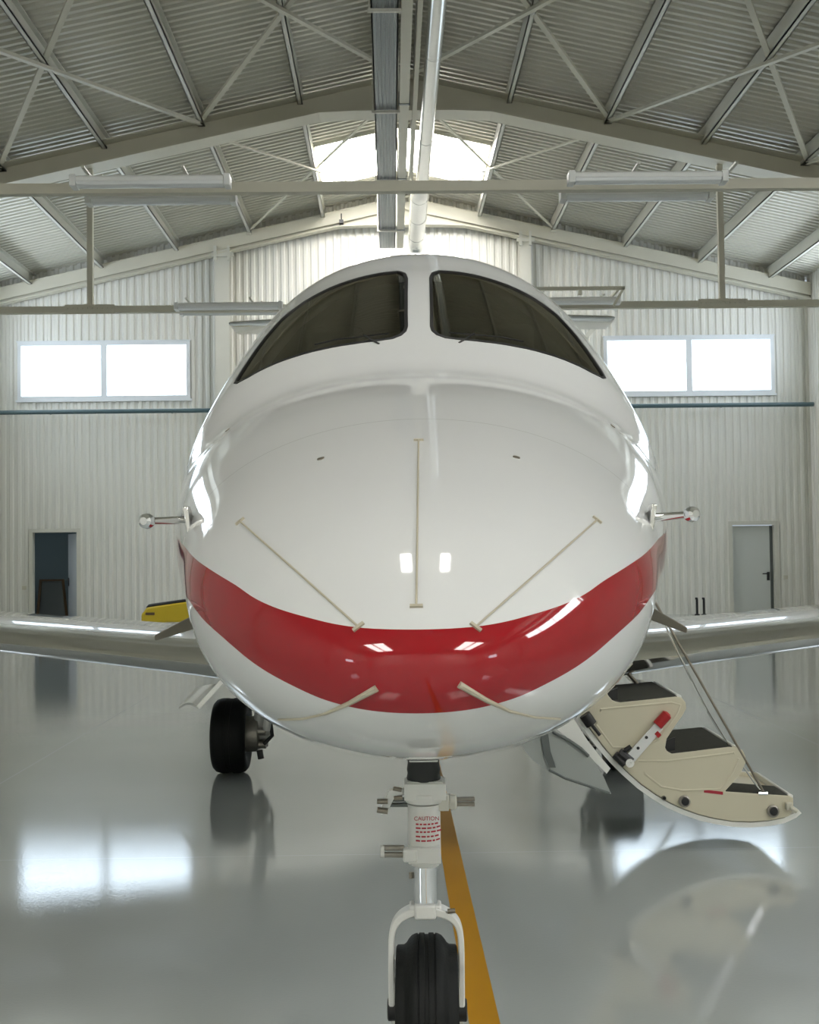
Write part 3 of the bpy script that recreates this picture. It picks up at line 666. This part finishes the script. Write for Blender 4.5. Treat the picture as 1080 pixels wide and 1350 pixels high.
# lightning strips and small fittings on the nose skin
def on_skin(pts, k=6):
    out = []
    for (a, b) in zip(pts[:-1], pts[1:]):
        for j in range(k): out.append((a[0]+(b[0]-a[0])*j/k, a[1]+(b[1]-a[1])*j/k))
    out.append(pts[-1]); r = [hit(*p) for p in out]; return [p+snormal(p)*.002 for p in r if p]
for pts, rr, nm in (([(552, 581), (549, 800)], .0021, 'upright strip in the middle of the nose'), ([(317, 688), (395, 757), (473, 827)], .0021, 'slanting strip high on the left'), ([(787, 686), (708, 756), (627, 827)], .0021, 'slanting strip high on the right'),
                ([(497, 907), (462, 926), (430, 940), (400, 947), (368, 948)], None, 'curved strip low on the left'), ([(605, 902), (640, 922), (672, 937), (705, 945), (738, 947)], None, 'curved strip low on the right')):
    sk = on_skin(pts); mb = MB(); n = len(sk); r = rr or [max(.0022, .0065-.0075*i/n) for i in range(n)]
    mb.tube(sk, r, 8); o = mb.build('diverter_strip', 'strip', jet); o['label'] = nm
    if rr:
        for e_ in (sk[0], sk[-1]):
            nn = snormal(e_); mb = MB(); t = (sk[-1]-sk[0]).normalized(); s_ = nn.cross(t).normalized(); mb.bar(e_-s_*.012, e_+s_*.012, .006, .006, nn); mb.build('end_stop', 'strip', o)
for px, py in ((423, 605), (681, 603), (300, 567), (808, 562)):
    p = hit(px, py); nn = snormal(p); mb = MB(); mb.lathe([(-.004, .009), (.002, .009), (.003, .004)], p, nn, 12); mb.build('static_port', 'dull_metal', jet)

# pitot probes
for s, base, tip_, nm in ((-1, (247, 688), (194, 687), 'left'), (1, (861, 685), (912, 678), 'right')):
    b = hit(base[0]-s*4, base[1]); b = b+snormal(b)*.012; t_ = lat(tip_[0], tip_[1], b.y+NY-.10)
    mb = MB(); ax = (t_-b).normalized(); mb.tube([b-ax*.05, b, t_], [.011, .011, .0085], 12); o = mb.build('pitot_probe', 'polished', jet)
    mb = MB(); mb.bar(b+V(0, -.01, .034)-ax*.006, b+V(-s*.012, -.01, -.05)-ax*.006, .05, .014, (1, 0, 0)); mb.build('mast', 'polished', o, bevel=.003)
    mb = MB(); mb.lathe([(-.02, .010), (-.012, .017), (.0, .020), (.012, .018), (.018, .010)], t_, (ax+V(0, -.8, 0)).normalized(), 16); mb.build('probe_tip', 'chrome', o)
# angle-of-attack vanes
for s, b_, t_ in ((-1, (252, 822), (205, 841)), (1, (856, 808), (905, 831))):
    b = lat(*b_, 3.75); t2 = lat(*t_, 3.66); mb = MB()
    ax = (t2-b).normalized(); up = V(0, 0, 1)
    mb.ring([[p+up*h-V(0, w, 0), p-up*h*.9-V(0, w*.6, 0), p-up*h*.9+V(0, w, 0), p+up*h*.5+V(0, w*1.6, 0)] for p, h, w in ((b-ax*.06, .026, .03), (b, .022, .03), (t2, .010, .02))])
    mb.build('vane', 'dull_metal', jet, bevel=.004)

# belly fairing, wings, tail, engines
mb = MB(); rings = []
for t, w, zb in ((3.6, .3, .93), (4.2, .78, .86), (5.0, .97, .80), (6.5, .98, .78), (7.6, .85, .82), (8.4, .3, 1.0)):
    rings.append([V(w*math.cos(k*2*PI/24), t, 1.05+(1.05-zb)*math.sin(k*2*PI/24)) for k in range(24)])
mb.ring(rings); mb.build('belly_fairing', 'paint', jet)
def airfoil(n=14):
    up, lo = [], []
    for k in range(n+1):
        x = .5*(1-math.cos(PI*k/n)); y = 5*(.2969*math.sqrt(x)-.126*x-.3516*x*x+.2843*x**3-.1015*x**4); up.append((x, y)); lo.append((x, -y))
    return up[::-1]+lo[1:-1]
AF = airfoil()
def wing_z(x): return .935+.085*(x-1.2)
def le(x): return 4.56+.265*(x-1.2)
for s, nm in ((-1, 'left'), (1, 'right')):
    mb = MB(); rings = []
    for x in (.5, .8, 1.1, 1.4, 1.8, 2.4, 3.2, 4.2, 5.4, 6.4, 6.74, 6.80):
        l0 = le(x); te = 7.35-.02*x; ch = te-l0; tc = (.092-.003*x) if x < 6.5 else .05
        if x < 1.5: tc += .02*(1.5-x)
        rings.append([V(s*x, l0+px*ch, wing_z(x)+pz*ch*tc) for px, pz in AF])
    mb.ring(rings); w = mb.build('wing', 'paint', jet, angle=50); w['label'] = f'white wing on the {nm} with a polished leading edge'
    mb = MB(); rings = []
    le_pts = [(px, pz) for px, pz in AF if px < .13]
    for x in (1.0, 1.4, 1.8, 2.4, 3.2, 4.2, 5.4, 6.4, 6.7):
        l0 = le(x); te = 7.35-.02*x; ch = te-l0; tc = .092-.003*x
        if x < 1.5: tc += .02*(1.5-x)
        rings.append([V(s*x, l0-.004+px*ch, wing_z(x)+pz*ch*tc*1.02+(.003 if pz > 0 else -.003)) for px, pz in le_pts])
    n = len(le_pts); mb.add([p for r in rings for p in r], [(i*n+j, i*n+j+1, (i+1)*n+j+1, (i+1)*n+j) for i in range(len(rings)-1) for j in range(n-1)])
    mb.build('leading_edge', 'polished', w, angle=60)
# tail
mb = MB(); rings = []
for z, l0, ch, tk in ((2.55, 10.6, 2.9, .10), (3.2, 11.5, 2.2, .10), (4.0, 12.5, 1.7, .09), (4.62, 13.1, 1.5, .08)):
    rings.append([V(pz*ch*tk, l0+px*ch, z) for px, pz in AF])
mb.ring(rings); mb.build('tail_fin', 'paint', jet, angle=50)
mb = MB(); rings = []; Z0 = lat(555, 420, 15.5).z
for x in (-2.5, -2.45, -1.2, 0, 1.2, 2.45, 2.5):
    a = abs(x); l0 = 12.95+.20*a; ch = 1.25-.16*a; tk = .10 if a < 2.48 else .05
    rings.append([V(x, l0+px*ch, Z0+pz*ch*tk) for px, pz in AF])
mb.ring(rings); mb.build('tailplane', 'polished', jet, angle=50)
for s in (-1, 1):
    mb = MB(); mb.lathe([(0, .30), (.03, .34), (.5, .40), (1.4, .40), (2.2, .30), (2.6, .22)], (s*1.25, 8.7, 2.3), (0, 1, 0), 28); e_ = mb.build('engine_nacelle', 'paint', jet)
    mb = MB(); mb.lathe([(-.01, .34), (-.03, .32), (-.02, .29), (.15, .26)], (s*1.25, 8.7, 2.3), (0, 1, 0), 28); mb.build('intake_lip', 'polished', e_)
    mb = MB(); mb.lathe([(-.035, .0), (-.02, .05), (-.012, .06), (-.011, .285)], (s*1.25, 8.7, 2.3), (0, 1, 0), 28); mb.build('fan', 'greyedge', e_)
    mb = MB(); mb.bar((s*.6, 9.6, 2.3), (s*.95, 9.6, 2.3), .9, .14, (0, 0, 1)); mb.build('pylon', 'paint', e_, bevel=.03)

# nose gear
DN = 3.44; SN = FPX/DN
gp = loc(at(563, 1442, DN)); GX, GY = 0.0, gp.y
def gz(y): return at(560, y, DN).z
def gx(px, py): return lat(px, py, DN).x
def gc(px, py): p = lat(px, py, DN); return V(p.x, GY, p.z)
xc = gx(561, 1230)
mb = MB(); mb.lathe([(0, .043), (.005, .046), (.15, .046), (.155, .05)], (gx(559.5, 1100), GY, gz(1132)), (0, 0, 1), 28)
zt = gz(1003)
mb.lathe([(0, .052), (.01, .055), (gz(1042)-gz(1055), .055)], (gx(559.5, 1050), GY, gz(1057)), (0, 0, 1), 24)
cx = gx(560.5, 1040); mb.box((cx-.058, GY-.05, gz(1051)), (cx+.058, GY+.05, gz(1029))); mb.box((cx-.05, GY-.045, gz(1029)), (cx+.05, GY+.045, gz(1027)))
cx = gx(559.5, 1125); mb.box((cx-.044, GY-.052, gz(1133)), (cx+.046, GY+.04, gz(1112)))
mb.lathe([(0, .036), (.004, .040), (.016, .040)], (gx(561, 1137), GY, gz(1141)), (0, 0, 1), 24)
cx = gx(558.5, 1002); mb.box((cx-.04, GY-.05, gz(1001)), (cx+.04, GY+.05, gz(985))); mb.lathe([(0, .03), (.25, .03)], (cx, GY+.02, gz(1000)), (0, 0, 1), 16)
ng = mb.build('nose_gear', 'gearwhite', jet, bevel=.006); ng['label'] = 'white nose landing gear leg'
cx = gx(558.5, 1016); mb = MB(); mb.lathe([(0, .046), (.006, .048), (.02, .045), (.03, .047), (.05, .044), (.064, .046)], (cx, GY, gz(1028)), (0, 0, 1), 24); mb.build('seal_sleeve', 'dark', ng)
mb = MB(); mb.lathe([(0, .034), (gz(1138)-gz(1200), .034)], (gx(561, 1165), GY, gz(1200)), (0, 0, 1), 28); mb.build('piston', 'chrome', ng)
# fork
mb = MB(); L = lambda px, py: gc(px, py)
outer = [(517, 1332), (516.3, 1290), (516.3, 1250), (517, 1232), (521, 1218), (529, 1207.5), (541, 1201), (552, 1198.5), (562, 1198), (572, 1198.5), (583, 1201), (595, 1207.5), (603, 1217), (607, 1231), (608, 1250), (608.5, 1290), (609, 1331)]
def catmull(p, k=4):
    o = []
    for i in range(len(p)-1):
        a, b, c, d = p[max(i-1, 0)], p[i], p[i+1], p[min(i+2, len(p)-1)]
        for j in range(k):
            t = j/k; o.append(tuple(.5*(2*b[m]+(c[m]-a[m])*t+(2*a[m]-5*b[m]+4*c[m]-d[m])*t*t+(3*b[m]-a[m]-3*c[m]+d[m])*t**3) for m in (0, 1)))
    return o+[p[-1]]
outer = catmull(outer); NO = len(outer)
pts = [L(*p) for p in outer]; rings = []
for i, p in enumerate(pts):
    t = (pts[min(i+1, len(pts)-1)]-pts[max(i-1, 0)]).normalized(); nrm_ = V(t.z, 0, -t.x); k = min(1, abs(i-(NO-1)/2)/(NO*.28)); wdt = .0135-.005*k; dep = .036-.010*k
    rings.append([p+nrm_*wdt+V(0, -dep, 0), p-nrm_*wdt+V(0, -dep, 0), p-nrm_*wdt+V(0, dep, 0), p+nrm_*wdt+V(0, dep, 0)])
mb.ring(rings); mb.build('fork', 'gearwhite', ng, bevel=.004)
cx = gx(561, 1202); mb = MB(); mb.box((cx-.03, GY-.046, gz(1207)), (cx+.03, GY+.046, gz(1188))); mb.box((cx-.045, GY-.03, gz(1205)), (cx+.045, GY+.03, gz(1190))); mb.build('fork_head', 'gearwhite', ng, bevel=.006)
for px in (518.5, 608.5):
    c = L(px, 1331); mb = MB(); mb.lathe([(-.016, .026), (-.013, .031), (.013, .031), (.016, .026)], c, (1, 0, 0), 20); mb.build('axle_cap', 'black', ng)
c = L(562, 1331); c.x = (L(518.5, 1331).x+L(608.5, 1331).x)/2; ax0 = c.z
R0 = .229; c.z = R0
W = .084
prof = [(-.055, R0*.5), (-W*.82, R0*.56), (-W, R0*.70), (-W*1.02, R0*.84), (-W*.97, R0*.862), (-W*.76, R0*.866), (-W*.68, R0*.885), (-W*.60, R0*.93), (-W*.50, R0*.97), (-W*.38, R0*.992), (-W*.30, R0*.998), (-W*.29, R0*.983), (-W*.25, R0*.983), (-W*.24, R0), (-.006, R0), (-.005, R0*.983)]
prof = prof+[(-o_, r_) for o_, r_ in prof[::-1]]
mb = MB(); mb.lathe(prof, c, (1, 0, 0), 64); ty = mb.build('tyre', 'tyre', ng, angle=50)
mb = MB(); mb.lathe([(-.06, .05), (-.058, R0*.5), (-.04, R0*.52), (.04, R0*.52), (.058, R0*.5), (.06, .05)], c, (1, 0, 0), 32); mb.tube([c-V(.1, 0, 0), c+V(.1, 0, 0)], .016, 12); mb.build('wheel_hub', 'gearwhite', ng)
# steering bracket and rods
mb = MB(); fy = GY-.035
arm = [(500, 1056), (507, 1060), (514, 1054), (520, 1046), (534, 1040), (534, 1046), (524, 1050), (516, 1060), (509, 1069), (502, 1068), (498, 1062)]
mb.prism([V(lat(px, py, DN).x, fy, lat(px, py, DN).z) for px, py in [(503, 1063), (512, 1040), (520, 1037), (533, 1037), (533, 1045), (521, 1048), (511, 1068), (503, 1071)]], (0, .016, 0)); mb.build('steering_arm', 'gearwhite', ng, bevel=.003)
for a_, b_, r_ in (((498, 1053), (512, 1053), .007), ((498, 1064), (512, 1066), .008), ((519, 1036), (530, 1038), .006), ((520, 1049), (531, 1048), .006)):
    mb = MB(); p, q = L(*a_), L(*b_); p.y = q.y = fy-.004; mb.tube([p, q], r_, 10); mb.build('bolt', 'dull_metal', ng)
for y_ in (1054, 1061): mb = MB(); mb.tube([L(510, y_), L(541, y_)], .0065, 10); mb.build('rod', 'greyedge', ng)
for y_ in (1053.5, 1060): mb = MB(); mb.tube([L(580, y_), L(626, y_-.6)], .006, 10); mb.build('rod', 'brake', ng)
mb = MB(); p, q = L(580, 1058), L(592, 1057); mb.box((p.x-.005, GY-.02, q.z-.022), (q.x, GY+.02, q.z+.022)); mb.lathe([(0, .02), (.008, .022), (.02, .02), (.022, .014)], (q.x, GY, q.z), (1, 0, 0), 16); mb.build('rod_housing', 'steel_light', ng, bevel=.003)
mb = MB(); p, q = L(532, 1124), L(551, 1122); mb.box((p.x, GY-.062, q.z-.017), (q.x, GY-.02, q.z+.017)); mb.build('lug', 'gearwhite', ng, bevel=.005)
for y_ in (1118, 1127): mb = MB(); mb.tube([L(505, y_), L(533, y_)], .008, 10); mb.build('rod', 'brake', ng)
mb = MB(); p = L(505, 1123); mb.lathe([(-.006, .018), (.004, .018)], p, (1, 0, 0), 16); mb.build('disc', 'gearwhite', ng)
mb = MB(); p, q = L(590, 1197), L(600, 1196); p.y = q.y = GY-.03; mb.tube([p, q], .007, 8); mb.build('grease_nipple', 'dull_metal', ng)
mb = MB(); p, q = L(542, 1150), L(542, 1158); mb.tube([p, q], .006, 8); mb.build('drain', 'dull_metal', ng)
# warning placard on the leg: heading and small illegible lines
mp_ = L(562.5, 1074)
fc = bpy.data.curves.new('warning_text', 'FONT'); fc.body = 'CAUTION'; fc.size = .0155; fc.align_x = 'CENTER'; fc.align_y = 'CENTER'; fc.extrude = .0004
fo = bpy.data.objects.new('warning_text', fc); COL.objects.link(fo); fo.parent = ng; fo.location = (mp_.x, GY-.0475, mp_.z-.001); fc.materials.append(M['redink'])
tm = bpy.data.meshes.new_from_object(fo); bpy.data.objects.remove(fo)
fo = bpy.data.objects.new('warning_text', tm); COL.objects.link(fo); fo.parent = ng; fo.location = (mp_.x, GY-.0475, mp_.z-.001); fo.rotation_euler = (PI/2, 0, 0)
for k, py in enumerate((1082, 1087, 1092, 1098, 1103.5)):
    p = L(563, py); mb = MB(); x = -.031
    while x < .028:
        w_ = random.uniform(.006, .014); dzz = .0022
        mb.add([(p.x+x, GY-math.sqrt(.0475**2-min(.044, abs(x+p.x-gx(559.5, 1100)))**2), p.z-dzz), (p.x+x+w_, GY-math.sqrt(.0475**2-min(.044, abs(x+w_+p.x-gx(559.5, 1100)))**2), p.z-dzz),
                (p.x+x+w_, GY-math.sqrt(.0475**2-min(.044, abs(x+w_+p.x-gx(559.5, 1100)))**2), p.z+dzz), (p.x+x, GY-math.sqrt(.0475**2-min(.044, abs(x+p.x-gx(559.5, 1100)))**2), p.z+dzz)], [(0,1,2,3)]); x += w_+.003
    mb.build('warning_line', 'redink', ng, smooth=False)

# main gear
DM = 8.65
for s, nm in ((-1, 'left'), (1, 'right')):
    tx = lat(305.5, 965, DM).x; ty_ = lat(305.5, 965, DM).y; c = V(abs(tx)*s, ty_, .262)
    R = .262; Wt = .122
    prof = [(-.09, R*.52), (-Wt*.9, R*.58), (-Wt, R*.75), (-Wt*.96, R*.88), (-Wt*.8, R*.96), (-Wt*.55, R*.995), (-.02, R), (-.018, R*.985)]
    prof = prof+[(-a_, r_) for a_, r_ in prof[::-1]]
    mb = MB(); top = c+V(-s*.10, -.05, .62); mb.tube([c+V(-s*.20, -.02, .02), c+V(-s*.22, -.06, .25), c+V(-s*.16, -.05, .62)], [.045, .045, .055], 14); mb.tube([c+V(-s*.28, 0, 0), c+V(s*.1, 0, 0)], .03, 12)
    mb.tube([c+V(-s*.26, -.1, .05), c+V(-s*.30, -.14, .30)], .028, 12)
    mg = mb.build('main_gear', 'gearwhite', jet); mg['label'] = f'main landing gear under the {nm} wing'
    mb = MB(); mb.lathe(prof, c, (1, 0, 0), 56); mb.build('tyre', 'tyre', mg, angle=50)
    mb = MB(); mb.lathe([(-.10, .03), (-.092, R*.52), (.092, R*.52), (.10, .03)], c, (1, 0, 0), 32); mb.build('wheel_hub', 'brake', mg)
    mb = MB(); cc = c+V(-s*.15, 0, .01); mb.lathe([(-.05, .10), (-.045, .125), (.045, .125), (.05, .10)], cc, (1, 0, 0), 24)
    for k in range(5):
        a_ = k*2*PI/5+.3; mb.lathe([(-.03, .03), (.03, .03)], cc+V(-s*.07, .085*math.cos(a_), .085*math.sin(a_)), (1, 0, 0), 12)
    mb.build('brake', 'brake', mg)
    mb = MB(); mb.tube([cc+V(-s*.09, -.08, -.06), cc+V(-s*.15, -.10, 0), cc+V(-s*.13, -.08, .14), cc+V(-s*.05, -.08, .2)], .014, 10); mb.tube([cc+V(-s*.06, -.1, -.1), cc+V(-s*.07, -.1, -.16)], .022, 10); mb.build('hose', 'dark', mg)
    # gear door plate outboard
    q = [lat(290, 902, 8.3), lat(262, 932, 8.3), lat(236, 932, 8.75), lat(257, 908, 8.75)]
    q = [V(abs(p.x)*s, p.y, p.z) for p in q]; mb = MB(); rows = []
    for k in range(9):
        f = k/8; a_ = q[0].lerp(q[3], f); b_ = q[1].lerp(q[2], f); sag = math.sin(PI*f)*.03; rows.append([a_+V(0, 0, sag*.4), b_+V(0, 0, sag), b_+V(0, 0, sag-.016), a_+V(0, 0, sag*.4-.016)])
    mb.ring(rows); mb.bar(q[1]+V(0,-.01,0), q[0]+V(-s*.12, -.01, .13), .04, .03); mb.build('gear_door', 'polished', mg)
# grey door panel hanging under the belly beside the stairs
mb = MB(); dg = 5.75
o_pts = [(686, 978), (692, 990), (703, 1003), (718, 1013), (735, 1022), (755, 1030), (780, 1038), (806, 1047), (796, 1024), (783, 1003), (768, 986), (750, 974), (731, 964), (722, 930), (690, 930)]
mb.prism([lat(px, py, dg) for px, py in o_pts], (.0, .018, 0)); gd = mb.build('gear_door', 'greydoor', jet, smooth=False); gd['label'] = 'grey curved door panel hanging under the belly beside the stairs'
mb = MB(); mb.prism([lat(px, py, dg+.03) for px, py in ((726, 955), (748, 930), (757, 948), (774, 975), (792, 998), (805, 1013), (800, 1020), (783, 1003), (768, 986), (750, 974))], (0, .015, 0)); q_ = mb.build('inner_panel', 'cream_rim', gd, smooth=False); q_['label'] = 'pale inner panel'
mb = MB(); mb.prism([lat(px, py, dg-.012) for px, py in ((713, 966), (723, 968), (726, 990), (733, 1012), (724, 1012), (717, 995))], (0, .011, 0)); mb.build('stiffener', 'greyedge', gd, smooth=False)
mb = MB(); mb.tube([lat(px, py, dg-.008) for px, py in ((729, 965), (750, 976), (766, 987), (776, 997))], .008, 8); mb.tube([lat(px, py, dg-.006) for px, py in ((724, 1015), (745, 1026), (775, 1036), (804, 1046))], .006, 8); mb.build('edge_seal', 'greyedge', gd)

# ------------------------------------------------------------------ airstair
DF, DR = 6.2, 6.88
dv = V(0, DR-DF, 0)
S = lambda px, py, d=DF: lat(px, py, d)
rim = [(735, 880), (745, 912), (760, 946), (775, 969), (790, 989), (805, 1006), (820, 1021), (840, 1039), (860, 1053), (880, 1065), (900, 1074), (920, 1081), (940, 1086), (965, 1090), (990, 1091), (1015, 1089), (1035, 1085), (1050, 1078), (1057, 1072)]
def off_in(pts, k):
    out = []
    for i, p in enumerate(pts):
        a, b = pts[max(0, i-1)], pts[min(len(pts)-1, i+1)]; tx, ty_ = b[0]-a[0], b[1]-a[1]; l = math.hypot(tx, ty_); out.append((p[0]+ty_/l*k, p[1]-tx/l*k))
    return out
inn = off_in(rim, 6.5)
mb = MB(); rings = []
for a, b in zip(rim, inn):
    A, B = S(*a), S(*b); rings.append([A, B, B+dv+V(0, .06, 0), A+dv+V(0, .06, 0)])
mb.ring(rings); stair = mb.build('airstair', 'cream_rim', jet, angle=50); stair['label'] = 'open entry door folded down as a three-step stair'
inner = off_in(rim, 7.5)
top_edge = [(1046, 1068), (1046, 1052), (1040, 1049), (956, 1043), (966, 1032), (977, 1019), (983, 1006), (983, 997), (979, 989), (971, 984.5), (960, 984.5), (886, 993), (880, 991), (877, 986), (879, 974), (890, 957), (900, 943), (905, 934), (904, 926), (899, 920), (891, 918), (818, 925.5), (808, 924), (802, 917), (800, 912), (812, 900), (835, 875), (800, 850)]
front_poly = inner[:-2]+[(1040, 1076)]+top_edge
for nm_, d0, sgn in (('front', DF, -1), ('rear', DR, 1)):
    mb = MB(); pl3 = [loc(at(px, py, DF))+(dv if sgn > 0 else V(0, -.004, 0)) for px, py in front_poly]; mb.prism(pl3, (0, .035*(-1 if sgn > 0 else 1), 0))
    sp_ = mb.build('side_panel', 'cream', stair, smooth=False, bevel=.004)
    if sgn < 0:
        for pl_ in ([(792, 935), (885, 926), (897, 929), (893, 940), (868, 975), (845, 985), (808, 985), (786, 955)], [(842, 1003), (880, 1003), (968, 992), (974, 1000), (966, 1018), (950, 1040), (900, 1042), (872, 1037), (850, 1020)]):
            m4 = MB(); m4.tube([loc(at(px, py, DF))+V(0, .0005, 0) for px, py in pl_+pl_[:2]], .0075, 10); m4.build('moulded_rib', 'cream', sp_)
# treads
for k, (q0, q1, tilt, nm) in enumerate((((801, 926), (893, 918), 0, 'top'), ((879, 993), (966, 984.5), 0, 'middle'), ((956, 1043), (1041, 1050), 0, 'bottom'))):
    a, b = S(*q0), S(*q1); mb = MB(); up = V(0, 0, .004)
    mb.prism([a+up+V(0, -.003, 0), b+up+V(0, -.003, 0), b+V(0, -.003, -.03), a+V(0, -.003, -.03)], (dv+V(0, .006, 0)) if k < 2 else V(0, .26, 0)); tr_ = mb.build('tread', 'tread', stair, smooth=False, bevel=.006); tr_['label'] = f'{nm} step with dark carpet pad'
    mb = MB(); mb.prism([b+V(-.0, .03, .012), b+V(.03, .03, .0), b+V(.02, .03, -.1), b+V(-.02, .03, -.1)], dv+V(0, -.06, 0)); mb.build('nosing', 'cream_rim', tr_, bevel=.006)
    mb = MB(); mb.prism([a+V(0, .03, -.02), b+V(0, .03, -.02), b+V(-.14 if k < 2 else -.02, .03, -.32 if k < 2 else -.09), a+V(.14, .03, -.24 if k < 2 else -.09)], dv+V(0, -.06, 0)); mb.build('riser', 'cream', tr_, smooth=False)
# side wall pads seen in the recess (dark end of tread)
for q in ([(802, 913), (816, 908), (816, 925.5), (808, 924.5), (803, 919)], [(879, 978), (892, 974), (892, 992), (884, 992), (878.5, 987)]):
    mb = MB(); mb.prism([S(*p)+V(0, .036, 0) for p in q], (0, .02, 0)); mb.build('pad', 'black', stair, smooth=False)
# handle
mb = MB(); fy_ = V(0, -.03, 0); q = [(824, 995), (835, 1004), (873, 960), (863, 952)]; mb.prism([S(*p)+fy_ for p in q], (0, .012, 0)); hd = mb.build('handle', 'white_metal', stair, bevel=.003)
mb = MB(); a, b = S(865.5, 955.5)+fy_+V(0, .006, 0), S(878.5, 941)+fy_+V(0, .006, 0); mb.tube([a, a.lerp(b, .02), b, b+(b-a)*.12], [.024, .027, .027, .014], 14); mb.build('grip', 'red', hd)
for px, py in ((851, 971), (840, 985)): mb = MB(); mb.lathe([(0, .008), (.006, .008)], S(px, py)+fy_+V(0, -.003, 0), (0, 1, 0), 10); mb.build('screw', 'black', hd)
mb = MB(); p = S(864, 969)+V(0, -.02, 0); mb.tube([p, p+(S(868, 965)-S(864, 969))], .018, 10); mb.build('catch', 'red', hd)
mb = MB(); a = S(823, 996); mb.tube([a+V(-.03, -.02, .02), a+V(.03, -.03, -.03)], .026, 10); mb.tube([a+V(-.05, -.02, .01), a+V(0, -.03, -.04)], .02, 10); mb.tube([a+V(.0, -.03, .03), a+V(.03, -.03, .05)], .012, 8); mb.build('latch', 'black', stair)
mb = MB(); mb.lathe([(0, .022), (.01, .02)], a+V(.02, -.055, -.03), (0, 1, 0), 14); mb.build('latch_nut', 'polished', stair)
mb = MB(); p, q, r = S(770, 941)+fy_, S(779, 954)+fy_, S(790, 968)+fy_; mb.tube([p, q, q.lerp(r, .05), r], [.03, .03, .009, .009], 12); mb.build('damper', 'black', stair)
for px, py, r in ((902, 1056, .03), (1018.5, 1069, .031), (875, 1051.5, .012)):
    mb = MB(); c = S(px, py); mb.lathe([(0, r*.55), (-.03, r), (-.045, r), (-.05, r*.85), (-.02, r*.5)] if False else [(0, r), (-.012, r), (-.016, r*.8), (-.010, r*.66)], c+V(0, -.004, 0), (0, 1, 0), 22); bu = mb.build('socket', 'brake', stair)
    mb = MB(); mb.lathe([(0, r*.66), (-.012, r*.66), (-.014, r*.5)], c+V(r*.12, -.005, 0), (0, 1, 0), 18); mb.build('socket_core', 'black', bu)
mb = MB(); a, b = S(928, 1043), S(953, 1046); mb.prism([a+V(0, -.006, .009), b+V(0, -.006, .009), b+V(0, -.006, -.006), a+V(0, -.006, -.006)], (0, .003, 0)); mb.build('red_marking', 'redink', stair, smooth=False)
mb = MB(); p = S(1038, 1062); mb.box((p.x-.012, p.y-.03, p.z-.02), (p.x+.02, p.y+.01, p.z+.02)); mb.tube([p+V(.005, -.03, 0), p+V(.04, -.03, -.025)], .012, 10); mb.build('door_pin', 'steel', stair, bevel=.004)
mb = MB(); p = S(1025, 1058); mb.tube([S(1000, 1047)+V(0, 0, .004), S(1012, 1047)+V(0, .0, .004)], .010, 8); mb.build('cable_anchor', 'chrome', stair)
# stay cables
bot = S(1008, 1046); topc = S(868, 801); far = topc+(topc-bot)*.36
mb = MB(); mb.tube([bot, far], .0065, 8); mb.build('stay_cable', 'dull_metal', stair)
mb = MB(); q = [(1004, 1043), (960, 980), (938, 944), (921, 912), (895, 860), (870, 806)]; mb.tube([S(*p)+V(0, .03, 0) for p in q]+[far+V(0, .03, 0)], .005, 8); mb.build('stay_cable', 'polished', stair)
a, b = lat(822, 881, 6.85), lat(848, 910, 6.85); mb = MB(); mb.tube([a+(a-b)*1.2, b+(b-a)*.6], .011, 8); mb.build('stay_rod', 'dull_metal', stair)

# ------------------------------------------------------------------ world, colour management
w = bpy.data.worlds.new('sky'); scene.world = w; w.use_nodes = True
w.node_tree.nodes['Background'].inputs[0].default_value = (.75, .85, 1, 1); w.node_tree.nodes['Background'].inputs[1].default_value = .6
vs = scene.view_settings; vs.view_transform = 'Standard'; vs.look = 'None'; vs.exposure = 0.12; vs.gamma = 1; vs.use_curve_mapping = False
cy_ = scene.cycles; cy_.max_bounces = 12; cy_.diffuse_bounces = 7; cy_.glossy_bounces = 6; cy_.transparent_max_bounces = 8; cy_.sample_clamp_indirect = 8; cy_.use_denoising = True; cy_.caustics_reflective = False; cy_.caustics_refractive = False
